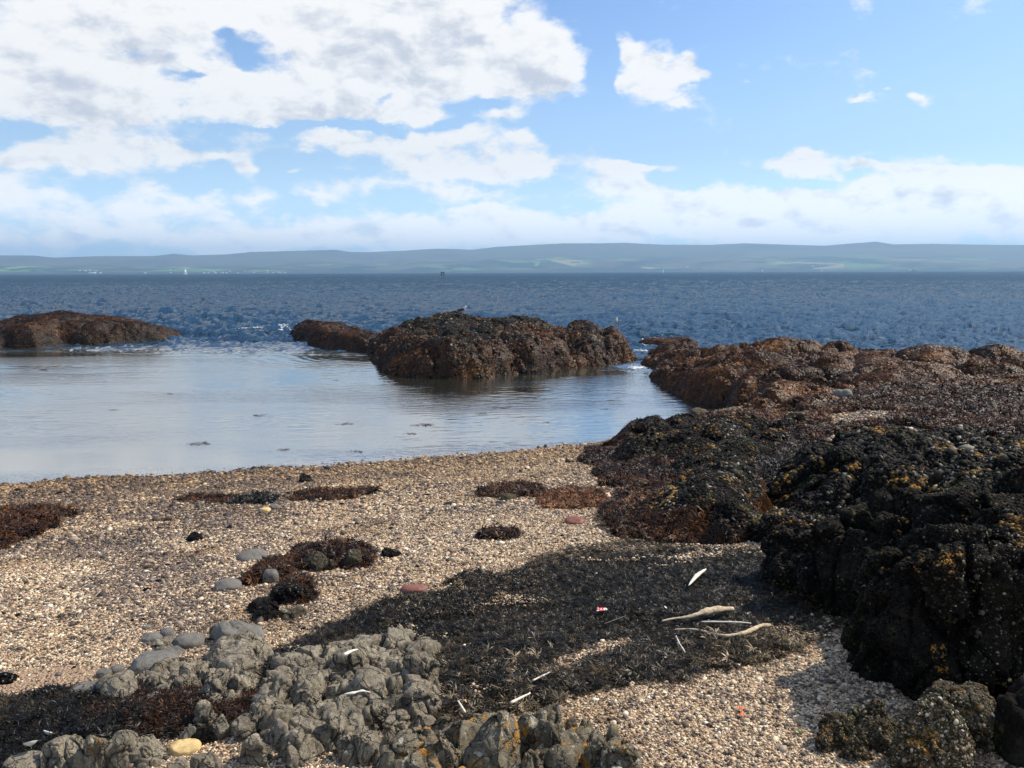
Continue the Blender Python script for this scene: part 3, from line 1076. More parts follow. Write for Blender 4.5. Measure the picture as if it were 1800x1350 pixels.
def mass(name, label, blobs, voxel, size, seed, m, cat='rock', ridge=1.0, crack=0.8, block=False, lump=0.0, lumpf=1.0, weed=None, cfreq=1.2, fine=1.0, cut=0.25, strata=None, weedcat='seaweed', wmat=None, crusty=None):
    """a large rock grown from overlapping rounded blocks (voxel union), jointed and roughened"""
    parts = []
    for bl in blobs:
        c_, rad, rot = bl[0], bl[1], bl[2]
        p = bl[3] if len(bl) > 3 else 2.6
        parts.append(superq(4, rad, p, rot, c_))
    V, F = merge(parts)
    V, F = remesh(V, F, voxel)
    V, F = cut_under(V, F, cut + 3 * voxel)
    V = relax(V, F, 3)
    N = vnormals(V, F)
    V = disp_stone(V, N, size, seed, ridge, crack, cfreq, block=block)
    N = vnormals(V, F)
    d = fbm(V, 4.0 / size, 5, 0.6, seed=seed + 40) * 0.028 * size * fine
    if lump:
        f1, f2, idv = worley(V + 0.06 * fbm(V, lumpf * 0.8, 3, seed=seed + 3)[:, None], lumpf, seed + 41)
        d = d + (0.55 - f1) * lump
        f1, f2, idv = worley(V, lumpf * 2.7, seed + 43)
        d = d + (0.5 - f1) * lump * 0.45 * (0.4 + idv)
    V = V + N * d[:, None]
    org = V.mean(0)
    org[2] = 0.0
    o = link(name, mesh_np(name, V - org, F), m, loc=tuple(org))
    tag(o, label, cat)
    if crusty:
        crust(o, V, F, org, crusty[0], crusty[1], seed + 70, crusty[2], m=M_BARNB if m is M_BOUL else None)
    if weed:
        n, sc_, lo, hi = weed[:4]
        patch = weed[4] if len(weed) > 4 else 0.0
        r = np.random.default_rng(seed + 99)

        def wf(c_, nn):
            k_ = sstep(c_[:, 2] + fbm(c_, 0.9, 3, seed=seed + 50) * 0.25, hi, hi - 0.25) * sstep(c_[:, 2], lo - 0.1, lo + 0.08)
            k_ = k_ * (nn[:, 2] > -0.35) * (0.35 + 0.65 * (sstep(fbm(c_, 1.3, 4, 0.6, seed=seed + 51), -0.35 + patch, 0.1 + patch)))
            dd = np.hypot(c_[:, 0], c_[:, 1])
            tocam = -(nn[:, 0] * c_[:, 0] + nn[:, 1] * c_[:, 1]) / dd * 0.9 + nn[:, 2] * 0.35
            return k_ * np.where(tocam > -0.1, 1.0, 0.15) + 1e-9
        pts, nn = surf_points(V, F, n, r, wf)
        tint = np.clip(r.beta(2.0, 2.6, n) * 0.85 + fbm(pts, 0.8, 3, seed=seed + 60) * 0.30 + weed[5] if len(weed) > 5 else r.beta(2.0, 2.6, n), 0, 1)
        so = scatter_mesh('seaweed', pts - nn * 0.01, nn, CL_FAR if sc_ > 0.11 else CL_NEAR, sc_ * r.uniform(0.5, 1.25, n), tint, wmat or M_WEED, parent=o, r=r, origin=org)
        tag(so, kind='stuff')
    return o


def bl(px0, px1, pt, pb, deep=1.0, p=2.6, base=None, rot=0.0, tilt=0.0, down=0.45, roll=0.0):
    """one block of a mass, sized from where its sides, top and foot are seen"""
    c_, rx, ry, rz, ang = stone_between(px0, px1, pt, pb, deep)
    h = (rz + down) / 2
    return ((c_[0], c_[1], c_[2] + rz - h), (rx, ry, h), (tilt, roll, ang + rot), p)


def edge_dist(x, y, poly):
    """signed distance to a ground polygon, positive inside"""
    P_ = np.array(poly)
    best = np.full(x.shape, 1e9)
    for i in range(len(P_)):
        a, b_ = P_[i], P_[(i + 1) % len(P_)]
        ab = b_ - a
        t = np.clip(((x - a[0]) * ab[0] + (y - a[1]) * ab[1]) / (ab @ ab + 1e-12), 0, 1)
        best = np.minimum(best, np.hypot(x - a[0] - t * ab[0], y - a[1] - t * ab[1]))
    return np.where(inpoly(x, y, poly), best, -best)


def hummock(name, label, front, back, tops, res, seed, m, cat='rock', w=1.2, cell=2.2, pillow=0.25, rough=1.0, lump=0.0, lumpf=1.2, weed=None, block=False, grain=1.0, rise=0.0, wmat=None, stretch=1.0, skew=0.0, jag=0.5, drop=0.35, crusty=None):
    """a rock shelf: footprint from the front foot (on the ground) and the back edge (px, py, height), tops: (px, height)"""
    poly = [tuple(gpt(*p)[:2]) for p in front] + [tuple(flat_pt(p[0], p[1], p[2])[:2]) for p in back]
    A = np.array(poly)
    xs = np.arange(A[:, 0].min() - .4, A[:, 0].max() + .4, res)
    ys = np.arange(A[:, 1].min() - .4, A[:, 1].max() + .4, res)
    X, Y = np.meshgrid(xs, ys, indexing='ij')
    x, y = X.ravel(), Y.ravel()
    P3 = np.stack([x, y, 0 * x], 1)
    jx = x + fbm(P3, 0.5 / w, 4, 0.6, seed=seed) * w * jag
    jy = y + fbm(P3, 0.5 / w, 4, 0.6, seed=seed + 1) * w * jag
    d = edge_dist(jx, jy, poly)
    q = np.clip(d / w, 0, 1)
    E = np.sqrt(np.clip(1 - (1 - q) ** 2, 0, 1))
    tz = terrain(x, y)
    px, _ = project(np.stack([x, y, np.ones_like(x)], 1))
    tp = tz + tops if isinstance(tops, float) else np.interp(px, [p[0] for p in tops], [p[1] for p in tops])
    tp = tp + rise * np.clip(d, 0, 99)
    g0 = np.maximum(tz, -1.0) - 0.12
    H = np.maximum(tp - g0, 0.15)
    ca_, sa_ = math.cos(skew), math.sin(skew)
    C = np.stack([(ca_ * x - sa_ * y) / stretch, (sa_ * x + ca_ * y), 0 * x + seed], 1) + 0.5 * cell * np.stack([fbm(P3, 0.5 / cell, 3, seed=seed + k) for k in (5, 6, 7)], 1)
    f1, f2, idv, tl = worley(C, 1.0 / cell, seed + 9, block, True)
    e = f2 - f1
    if block:
        pl = (sstep(e, 0, 0.12) - 1.0) * 0.8 + tl * 0.7 + (idv - 0.6) * 0.8
    else:
        pl = (np.sqrt(np.minimum(e, 0.6) / 0.6) - 1.0) + (idv - 0.7) * 0.7
    z = g0 + H * E + pl * pillow * np.clip(E * 1.5, 0, 1)
    f1, f2, idv = worley(C + 3.3, 2.3 / cell, seed + 19, block)
    z = z + (sstep(f2 - f1, 0.0, 0.16) - 1) * pillow * 0.38 * (idv > 0.35) * np.clip(E * 1.5, 0, 1)
    z = z + fbm(P3, 0.8 / cell * 2, 4, 0.55, seed=seed + 21) * 0.22 * pillow * 2
    V = np.stack([x, y, z], 1)
    F = grid_faces(*X.shape)
    keep = ((d > -0.05) & (z > tz - drop))[F].any(1)
    F = F[keep]
    used = np.unique(F)
    mp = np.full(len(V), -1)
    mp[used] = np.arange(len(used))
    V, F = V[used], mp[F]
    F = F[:, ::1]
    N = vnormals(V, F)
    if N[:, 2].mean() < 0:
        F = F[:, ::-1]
        N = -N
    dd = fbm(V, 1.6 / cell, 4, 0.6, seed=seed + 31) * 0.10 * rough * pillow * 3 + fbm(V, 7.0 / cell, 4, 0.65, seed=seed + 37) * 0.05 * pillow * 3 * grain
    if lump:
        f1, f2, idv = worley(V, lumpf, seed + 41)
        dd = dd + (0.55 - f1) * lump
        f1, f2, idv = worley(V, lumpf * 2.6, seed + 43)
        dd = dd + (0.5 - f1) * lump * 0.5 * (0.3 + idv)
    V = V + N * dd[:, None]
    N = vnormals(V, F)
    org = V.mean(0)
    org[2] = 0
    o = link(name, mesh_np(name, V - org, F), m, loc=tuple(org))
    tag(o, label, cat)
    if crusty:
        crust(o, V, F, org, crusty[0], crusty[1], seed + 70, crusty[2], m=M_BARNB if m is M_BOUL else None)
    if weed:
        n, sc_, lo, hi, patch, t0 = weed
        r = np.random.default_rng(seed + 99)

        def wf(c_, nn):
            k_ = sstep(c_[:, 2] + fbm(c_, 0.9, 3, seed=seed + 50) * 0.3, hi, hi - 0.25) * sstep(c_[:, 2], lo - 0.1, lo + 0.08)
            k_ = k_ * (0.25 + 0.75 * (sstep(fbm(c_, 1.1, 4, 0.6, seed=seed + 51), -0.35 + patch, 0.1 + patch)))
            d2 = np.hypot(c_[:, 0], c_[:, 1])
            face = -(nn[:, 0] * c_[:, 0] + nn[:, 1] * c_[:, 1]) / d2 + nn[:, 2] * 0.25
            return k_ * np.where(face > -0.05, 1.0, 0.12) + 1e-9
        pts, nn = surf_points(V, F, n, r, wf)
        nn = nn * np.sign(nn[:, 2:3] + 1e-6)
        tint = np.clip(r.beta(2.0, 2.4, n) * 0.8 + fbm(pts, 0.7, 4, 0.6, seed=seed + 60) * 0.45 + t0, 0, 1)
        so = scatter_mesh('seaweed', pts - nn * 0.01, nn, CL_FAR if sc_ > 0.11 else CL_NEAR, sc_ * r.uniform(0.5, 1.25, n), tint, wmat or M_WEED, parent=o, r=r, origin=org)
        tag(so, kind='stuff')
    return o


# ------------------------------------------------------------------ reefs in the water
hummock('rock_reef', 'low brown weed-covered reef tapering to a point in the pool mouth',
        [(-330, 630), (-100, 620), (0, 613), (60, 611), (100, 606), (180, 607), (250, 602), (310, 599), (338, 594)],
        [(330, 578, .4), (250, 560, .9), (160, 556, 1.0), (60, 556, 1.0), (-100, 562, 1.0), (-330, 570, 1.0)],
        [(-300, 1.0), (0, 1.1), (60, 1.35), (110, 1.45), (160, 1.35), (210, 1.25), (250, 1.0), (290, .75), (320, .4), (340, .2)], 0.11, 3, M_REEF, w=1.6, cell=2.6, pillow=0.28,
        weed=(40000, 0.13, 0.0, 9, 0.0, -0.10))
hummock('rock_reef', 'small low reef with white surf at its tip, joined to the big islet',
        [(500, 585), (505, 606), (560, 612), (600, 617), (660, 625), (700, 622)], [(700, 585, .6), (620, 578, .6), (560, 573, .6), (520, 574, .5)],
        [(500, .6), (520, .95), (560, 1.1), (600, 1.0), (640, .85), (700, .8)], 0.10, 5, M_REEF, w=1.2, cell=2.0, pillow=0.22,
        weed=(20000, 0.125, 0.0, 9, 0.0, -0.12))
hummock('rock_islet', 'domed islet in the pool with two gulls, grey crest above brown weed',
        [(628, 612), (636, 630), (655, 648), (690, 662), (740, 668), (800, 669), (860, 666), (900, 660), (950, 657), (1000, 649), (1050, 645), (1090, 642), (1132, 637)],
        [(1136, 590, 1.0), (1080, 572, 1.0), (1000, 566, 1.2), (900, 558, 1.2), (800, 552, 1.3), (720, 560, 1.2), (660, 584, .8)],
        [(620, .6), (660, 1.0), (700, 1.35), (740, 1.66), (790, 1.78), (860, 1.66), (920, 1.52), (980, 1.38), (1005, 1.28), (1040, 1.6), (1062, 1.3), (1075, 1.65), (1105, 1.75), (1140, 1.7)],
        0.08, 8, M_DARK, w=1.9, cell=2.0, pillow=0.45, stretch=0.7, crusty=(16000, .05, -.02), weed=(72000, 0.120, 0.0, 1.42, 0.0, 0.02), jag=0.3)
hummock('low_rock', 'thin weed-topped ledge awash in the gap beyond the islet', [(1112, 607), (1150, 610), (1230, 613)], [(1240, 596, .2), (1180, 594, .2), (1115, 594, .2)],
        [(1110, .28), (1240, .35)], 0.09, 12, M_REEF, w=0.9, cell=1.5, pillow=0.1, weed=(3500, 0.15, 0.0, 9, 0.0, 0.0))

# the broad weedy shelf between pool and open sea
hummock('rock_shelf', 'broad hummocky shelf of rusty brown weed beside the pool',
        [(1112, 652), (1150, 676), (1200, 706), (1245, 716), (1300, 720), (1380, 738), (1430, 728), (1500, 716), (1530, 690)],
        [(1520, 600, 1.0), (1400, 594, 1.1), (1268, 594, 1.1), (1255, 606, .8), (1190, 602, .7), (1128, 604, .5), (1122, 630, .2)],
        [(1110, .45), (1150, .7), (1240, .95), (1262, 1.15), (1300, 1.22), (1400, 1.2), (1500, 1.2)], 0.08, 21, M_REEF, w=0.9, cell=2.3, pillow=0.50,
        weed=(80000, 0.115, -0.02, 9, 0.0, 0.10), stretch=1.3)
hummock('rock_shelf', 'long rounded rusty hump of weed-covered rock between open sea and the gravel hollow',
        [(1480, 705), (1505, 716), (1560, 742), (1640, 748), (1710, 738), (1735, 700)],
        [(1720, 608, 1.1), (1600, 602, 1.2), (1460, 597, 1.1)],
        [(1460, 1.15), (1560, 1.28), (1640, 1.3), (1700, 1.15)], 0.08, 27, M_REEF, w=1.0, cell=2.8, pillow=0.42,
        weed=(72000, 0.112, 0.0, 9, 0.0, 0.12), stretch=1.2)
hummock('rock_shelf', 'brown weedy rock with bare dark clefts, farthest from the pool',
        [(1700, 712), (1722, 755), (1800, 772), (1950, 790)], [(2100, 604, 1.2), (1900, 606, 1.2), (1800, 606, 1.2), (1660, 610, 1.1)],
        [(1680, 1.1), (1740, 1.12), (1800, 1.22), (2000, 1.4)], 0.08, 33, M_REEF, w=0.8, cell=1.9, pillow=0.48,
        weed=(64000, 0.112, 0.0, 9, 0.08, 0.10))

# mounds running down to the pool corner
hummock('rock_mound', 'long black ribbed mound with a rusty flank sloping into the pool corner',
        [(1040, 808), (1080, 840), (1150, 868), (1230, 880), (1300, 870), (1350, 880), (1400, 850), (1436, 800)],
        [(1432, 752, .9), (1380, 736, 1.0), (1300, 730, 1.0), (1220, 736, .8), (1150, 756, .6), (1080, 780, .4)],
        [(1030, .65), (1120, 1.05), (1200, 1.30), (1280, 1.42), (1380, 1.46), (1440, 1.4)], 0.045, 41, M_DARK, w=1.0, cell=2.6, pillow=0.42, stretch=0.5, skew=0.75, lump=0.025, lumpf=4.0,
        weed=(42000, 0.095, -0.1, 1.05, 0.12, -0.16), crusty=(26000, .024, .0))
hummock('rock_mound', 'black knobbly hump at the head of the wrack bed, brown weed round its foot',
        [(1050, 900), (1060, 940), (1130, 950), (1200, 955), (1290, 958), (1345, 945), (1362, 880)],
        [(1350, 838, 1.5), (1290, 826, 1.5), (1230, 834, 1.4), (1190, 862, 1.3), (1100, 868, 1.2)],
        [(1040, 1.35), (1150, 1.6), (1210, 1.75), (1280, 1.98), (1330, 1.95), (1360, 1.8)], 0.032, 47, M_DARK, w=0.8, cell=1.2, pillow=0.16, lump=0.03, lumpf=6.0,
        weed=(30000, 0.085, -0.1, 1.66, 0.10, -0.12), crusty=(14000, .018, .0))
hummock('rock_mass', 'big black barnacled hump glinting in the sun, yellow lichen on its crest',
        [(1352, 880), (1370, 905), (1450, 915), (1560, 925), (1700, 930), (1900, 940), (2100, 950)],
        [(2200, 745, 2.0), (1900, 745, 2.0), (1700, 752, 1.9), (1560, 762, 1.8), (1440, 782, 1.6), (1380, 810, 1.5)],
        [(1350, 1.75), (1420, 2.0), (1500, 2.08), (1650, 2.12), (1800, 2.2), (2000, 2.3)], 0.03, 53, M_DARK, w=1.0, cell=1.8, pillow=0.26, lump=0.06, lumpf=6.5, grain=2.6, rough=1.8, crusty=(52000, .021, .03))
for k, (a0, a1, t_, b_, lb) in enumerate([(1312, 1425, 898, 955, 'small black knobbly rock tucked between wrack bed and big hump'), (1400, 1495, 906, 962, 'low jagged black rock beside the small knobbly one'),
                                          (1363, 1430, 965, 1008, 'little black rock poking into the wrack bed')]):
    mass('knobbly_rock', lb, [bl(a0, a1, t_, b_, 0.9, 2.5), bl(a0 + 20, (a0 + a1) / 2 + 20, t_ + 6, b_, 0.7, 2.4)], 0.022, 0.6, 60 + k, M_DARK, crusty=(4000, .014, .0), lump=0.035, lumpf=7.0, crack=0.5, cut=0.1)

# the shaded wall close by
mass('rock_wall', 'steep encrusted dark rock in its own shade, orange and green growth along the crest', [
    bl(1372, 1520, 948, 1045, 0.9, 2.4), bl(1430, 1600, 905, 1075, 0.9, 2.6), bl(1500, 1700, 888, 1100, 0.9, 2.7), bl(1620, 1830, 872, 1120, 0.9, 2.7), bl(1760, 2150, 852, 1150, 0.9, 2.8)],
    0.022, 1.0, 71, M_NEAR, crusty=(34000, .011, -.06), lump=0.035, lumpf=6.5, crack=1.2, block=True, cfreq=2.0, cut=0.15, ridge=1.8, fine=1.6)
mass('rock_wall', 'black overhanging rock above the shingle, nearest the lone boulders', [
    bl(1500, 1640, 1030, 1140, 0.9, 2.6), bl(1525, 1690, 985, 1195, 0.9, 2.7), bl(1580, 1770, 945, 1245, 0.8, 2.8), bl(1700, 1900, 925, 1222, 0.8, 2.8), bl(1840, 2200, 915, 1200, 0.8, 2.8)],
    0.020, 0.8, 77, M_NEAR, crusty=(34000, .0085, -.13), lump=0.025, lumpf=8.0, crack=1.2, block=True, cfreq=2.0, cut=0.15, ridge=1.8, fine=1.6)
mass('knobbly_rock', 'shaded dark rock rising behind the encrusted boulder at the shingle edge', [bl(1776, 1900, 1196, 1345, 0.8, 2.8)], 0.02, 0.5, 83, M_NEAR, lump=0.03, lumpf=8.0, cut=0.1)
mass('encrusted_boulder', 'tall knobbly boulder crusted with orange and white lichen on bright shingle', [
    bl(1632, 1750, 1202, 1318, 0.8, 2.7), bl(1598, 1700, 1228, 1362, 0.7, 2.6), bl(1578, 1665, 1262, 1366, 0.8, 2.5), bl(1690, 1757, 1222, 1318, 0.8, 2.5)], 0.010, 0.36, 91, M_BOUL, crusty=(9000, .0065, .05),
    lump=0.018, lumpf=15.0, crack=1.2, block=True, fine=1.6, cut=0.05)
mass('encrusted_boulder', 'low jagged dark boulder with a pale knob, lying clear on bright shingle', [
    bl(1446, 1525, 1250, 1328, 0.9, 2.7), bl(1474, 1572, 1236, 1324, 0.8, 2.6), bl(1535, 1612, 1264, 1324, 0.8, 2.5), bl(1472, 1522, 1284, 1342, 0.8, 2.5)], 0.010, 0.30, 97, M_BOUL, crusty=(6000, .006, -.05),
    lump=0.014, lumpf=17.0, crack=1.3, block=True, fine=1.6, cut=0.05)

# ------------------------------------------------------------------ small stones in and by the pool
mass('weedy_stone', 'round brown stone standing in the last corner of the pool', [bl(1208, 1250, 716, 737, 0.9, 2.5, 0.0)], 0.03, 0.5, 101, M_BOUL, crack=0.4, cut=0.3)
mass('bare_stone', 'squarish grey stone sitting on the rusty weed shelf', [bl(1462, 1498, 682, 706, 0.9, 3.0, 0.35)], 0.03, 0.5, 103, M_SMOOTH, crack=0.4, cut=0.5)
mass('weedy_stone', 'dark rough stone at the top end of the ribbed mound', [bl(1378, 1418, 722, 752, 0.9, 2.8, 0.45)], 0.03, 0.5, 105, M_DARK, crack=0.6, cut=0.3)

# ------------------------------------------------------------------ grey rocks low in the picture
GREY = [
 (342, 478, 1122, 1192, 'broad olive-grey hump with joints at the edge of the wrack', M_GREY, 1.0, 1.0, 1),
 (376, 468, 1094, 1140, 'purplish wedge slab lying behind the olive-grey hump', M_SMOOTH, 1.0, 0.6, 2),
 (237, 308, 1149, 1183, 'smooth grey dome at the shingle edge of the outcrop', M_SMOOTH, 0.9, 0.15, 3),
 (308, 358, 1116, 1140, 'flat oval grey stone with a pinkish top on the shingle', M_SMOOTH, 0.9, 0.1, 4),
 (253, 286, 1113, 1130, 'small flat grey stone, farthest from the wrack of its cluster', M_SMOOTH, 0.9, 0.1, 5),
 (285, 306, 1103, 1123, 'little upright grey stone between two flat ones', M_SMOOTH, 0.9, 0.1, 6),
 (262, 340, 1126, 1148, 'low cracked greenish ledge under the flat oval stone', M_GREY, 0.7, 0.9, 7),
 (262, 325, 1142, 1160, 'thin grey ledge just above the smooth dome', M_SMOOTH, 0.6, 0.4, 8),
 (282, 327, 1168, 1198, 'yellowish block against the smooth dome', M_GREY, 0.9, 0.5, 9),
 (328, 362, 1165, 1188, 'small tan rounded stone below the broad hump', M_SMOOTH, 0.9, 0.4, 10),
 (355, 412, 1166, 1204, 'pale cracked lump in front of the broad hump', M_GREY, 0.9, 1.0, 11),
 (392, 448, 1174, 1204, 'shell-shaped grey lump with a dark hollow', M_SMOOTH, 0.9, 0.8, 12),
 (162, 252, 1182, 1236, 'grey wedge boulder casting a black shadow on the weed', M_GREY, 0.9, 0.5, 13),
 (128, 180, 1202, 1232, 'smooth grey wedge at the weed edge of the shingle', M_SMOOTH, 0.9, 0.2, 14),
 (194, 218, 1168, 1186, 'pale grey stone by the wedge boulder', M_SMOOTH, 0.9, 0.1, 15),
 (172, 196, 1176, 1192, 'smallest grey stone beside the pale one on shingle', M_SMOOTH, 0.9, 0.1, 16),
 (232, 285, 1178, 1208, 'cracked dark-sided block next to the wedge boulder', M_GREY, 0.9, 0.7, 17),
 (308, 352, 1184, 1222, 'sunlit buff block with a sharp edge amid the lumps', M_GREY, 0.9, 0.7, 18),
 (345, 402, 1192, 1244, 'cluster-shaped grey rock of rounded knuckles', M_GREY, 0.8, 1.3, 19),
 (396, 426, 1197, 1220, 'plain grey wedge beside the knuckled rock', M_SMOOTH, 0.9, 0.4, 20),
 (270, 325, 1200, 1226, 'dark olive lump half covered by weed', M_GREY, 0.9, 0.8, 21),
 (248, 290, 1221, 1252, 'pale rounded stone ringed by brown weed', M_GREY, 0.9, 0.3, 22),
 (172, 202, 1246, 1266, 'little tan stone sunk in the weed', M_GREY, 0.9, 0.3, 23),
 (338, 378, 1230, 1284, 'tall sunlit grey block beside dripping weed', M_GREY, 0.8, 0.9, 24),
 (308, 346, 1232, 1262, 'white-topped lump behind the tall sunlit block', M_GREY, 0.8, 0.9, 25),
 (322, 350, 1270, 1308, 'plain upright grey stone in a dark cleft', M_SMOOTH, 0.8, 0.4, 26),
 (344, 382, 1274, 1310, 'rounded blue-black wet stone in shade', M_DARK, 0.9, 0.4, 27),
 (370, 405, 1260, 1302, 'buff stone with two knobs', M_GREY, 0.9, 0.6, 28),
 (402, 450, 1258, 1302, 'pale wedge block with a deep black hollow beneath', M_GREY, 0.9, 0.5, 29),
 (452, 560, 1174, 1232, 'tall tan jointed block streaked with orange lichen', M_GREY, 0.8, 1.3, 30),
 (428, 502, 1226, 1290, 'lichen-stained block split by upright joints', M_GREY, 0.8, 1.3, 31),
 (515, 565, 1203, 1250, 'grey block right of the tan jointed block', M_GREY, 0.9, 1.0, 32),
 (498, 572, 1240, 1284, 'layered grey block in the middle of the outcrop', M_GREY, 0.9, 1.2, 33),
 (430, 492, 1284, 1350, 'square-shouldered olive block near the shell grit', M_GREY, 0.9, 1.0, 34),
 (484, 562, 1280, 1350, 'dark jointed block with a white shell patch behind', M_GREY, 0.9, 1.3, 35),
 (556, 622, 1248, 1318, 'peaked grey block beside a bleached stick', M_GREY, 0.8, 1.0, 36),
 (560, 640, 1134, 1200, 'rounded brown-grey block at the top of the big outcrop', M_GREY, 0.8, 0.9, 37),
 (596, 700, 1178, 1252, 'big weathered outcrop block with a pocket of shells on top', M_GREY, 0.8, 1.2, 38),
 (600, 668, 1132, 1180, 'dome-topped block with a yellow lichen spot', M_GREY, 0.9, 0.8, 39),
 (662, 706, 1138, 1172, 'small split block on the outcrop rim', M_GREY, 0.9, 1.2, 40),
 (698, 772, 1144, 1224, 'leaning blocky end of the outcrop against the wrack', M_GREY, 0.8, 1.1, 41),
 (684, 774, 1192, 1262, 'pale flank of the outcrop next to shell grit', M_GREY, 0.8, 1.2, 42),
 (700, 728, 1107, 1132, 'lone small yellowish stone standing in the wrack', M_GREY, 0.9, 0.3, 43),
 (672, 712, 1114, 1136, 'grey-green stone beside the lone yellowish one', M_GREY, 0.9, 0.7, 44),
 (620, 700, 1224, 1284, 'dark rounded block under the big outcrop', M_GREY, 0.8, 1.2, 45),
 (676, 728, 1250, 1290, 'domed grey stone standing in brown litter', M_GREY, 0.9, 0.8, 46),
 (584, 690, 1274, 1345, 'arched block with shell-like layers', M_GREY, 0.8, 1.1, 47),
 (80, 152, 1300, 1362, 'grey boulder with a yellow-tipped shoulder', M_GREY, 0.9, 0.8, 48),
 (152, 190, 1290, 1360, 'narrow boulder with a bright yellow lichen patch', M_LICH, 0.9, 0.5, 49),
 (184, 238, 1286, 1352, 'tall olive boulder between two dark clefts', M_GREY, 0.9, 0.8, 50),
 (232, 294, 1292, 1342, 'broad-topped olive boulder, near the yellow stone', M_GREY, 0.9, 0.6, 51),
 (16, 72, 1330, 1362, 'low rounded boulder with a white shell on it', M_GREY, 0.9, 0.3, 52),
 (334, 384, 1320, 1370, 'curved slab of grey rock beside shell grit', M_GREY, 0.9, 0.8, 53),
 (300, 336, 1338, 1368, 'small knobbly stone next to the curved slab', M_GREY, 0.9, 0.6, 54),
 (652, 760, 1290, 1395, 'dark broad block in the front row of rocks', M_LICH, 0.8, 1.1, 55),
 (724, 786, 1258, 1296, 'buff stone sloping down to the front row', M_GREY, 0.9, 0.6, 56),
 (752, 814, 1284, 1390, 'upright block with white lichen blots', M_LICH, 0.8, 1.0, 57),
 (792, 828, 1260, 1330, 'slim upright stone behind the lichened boulder', M_LICH, 0.8, 0.6, 58),
 (820, 916, 1252, 1395, 'largest front boulder, orange lichen streaks over its domed top', M_LICH, 0.9, 0.42, 59),
 (900, 948, 1256, 1340, 'leaning slab against the largest front boulder', M_LICH, 0.8, 0.7, 60),
 (940, 992, 1262, 1352, 'split pale-topped block behind the round stone', M_LICH, 0.8, 1.2, 61),
 (958, 1014, 1312, 1380, 'round dark stone wedged in the front row', M_LICH, 0.9, 0.3, 62),
 (912, 958, 1316, 1390, 'white-spotted block at the foot of the leaning slab', M_LICH, 0.9, 0.8, 63),
 (1018, 1078, 1294, 1372, 'jointed block at the shingle end of the front row', M_LICH, 0.8, 1.2, 64),
 (1062, 1132, 1296, 1390, 'white-patched end rock of the front row, against shingle', M_LICH, 0.8, 0.9, 65),
 (470, 556, 1018, 1064, 'biggest black weed-draped stone on the shingle', M_DARK, 0.9, 0.6, 66),
 (432, 474, 1050, 1078, 'dark round stone joined to the biggest weedy one', M_DARK, 0.9, 0.5, 67),
 (446, 492, 1060, 1092, 'dark stone in front of the biggest weedy one', M_DARK, 0.9, 0.5, 68),
 (488, 548, 1068, 1092, 'low weedy stone with a yellow end', M_BOUL, 0.9, 0.5, 69),
 (380, 424, 1018, 1038, 'flat bluish stone at the end of the weed clump', M_SMOOTH, 0.9, 0.2, 70),
 (420, 470, 968, 986, 'flat grey slab above the weed clump', M_SMOOTH, 0.9, 0.3, 71),
 (466, 508, 974, 990, 'cracked grey slab touching the weed clump', M_GREY, 0.9, 0.8, 72),
 (462, 490, 1000, 1026, 'grey stone showing through draped weed', M_SMOOTH, 0.9, 0.3, 73),
 (606, 634, 966, 1000, 'upright stone under the shaggy end of the weed clump', M_BOUL, 0.9, 0.4, 74),
 (526, 600, 968, 1004, 'low stone buried beneath thick brown weed', M_BOUL, 0.7, 0.4, 75),
 (664, 704, 962, 980, 'dark low weedy stone apart from the clump', M_DARK, 0.8, 0.4, 76),
 (880, 908, 867, 880, 'small squared pale-brown stone near the water', M_BOUL, 0.9, 0.2, 77),
 (522, 548, 832, 848, 'dark rounded stone nearest the waterline', M_DARK, 0.9, 0.4, 78),
 (328, 356, 936, 952, 'dark pointed stone alone on mid shingle', M_DARK, 0.9, 0.4, 79),
 (0, 32, 1180, 1204, 'black weedy lump beside the sand patch', M_DARK, 0.9, 0.6, 80),
 (240, 268, 1148, 1160, 'thin dark stone edge above the smooth dome', M_SMOOTH, 0.8, 0.4, 81),
]
OUT = [
 ('broad jointed grey outcrop rising out of the wrack bed', [(430, 1250), (440, 1300), (500, 1330), (600, 1335), (690, 1300), (745, 1270), (780, 1240), (782, 1180)],
  [(772, 1150, 2.1), (700, 1128, 2.1), (620, 1128, 2.1), (540, 1150, 2.1), (470, 1175, 2.1)], .10, 301, M_GREY, .15),
 ('jointed lichen-blotched outcrop along the bottom edge', [(640, 1400), (800, 1480), (1000, 1480), (1150, 1420), (1136, 1330)],
  [(1090, 1295, 2.3), (960, 1270, 2.35), (860, 1262, 2.35), (740, 1275, 2.35), (660, 1320, 2.3)], .085, 305, M_LICH, .15),
 ('knuckled grey outcrop half buried in shingle and weed', [(225, 1205), (300, 1245), (400, 1262), (440, 1240), (480, 1200)],
  [(480, 1165, 2.0), (400, 1140, 2.0), (330, 1160, 2.0), (260, 1175, 2.0)], .055, 309, M_GREY, .11),
 ('row of low grey rock at the bottom edge of the weed', [(60, 1380), (250, 1400), (298, 1390), (296, 1335)],
  [(240, 1306, 2.2), (90, 1318, 2.2)], .045, 313, M_GREY, .11),
]
for (lb, fr_, bk_, hh_, sd_, mt, cl_) in OUT:
    hummock('rock_outcrop', lb, fr_ + [(p[0], p[1]) for p in bk_], [], float(hh_), 0.0075, sd_, mt, w=0.12, cell=cl_ * 1.5, pillow=0.085, block=True, grain=0.22, rough=0.3, jag=0.6, drop=0.05)
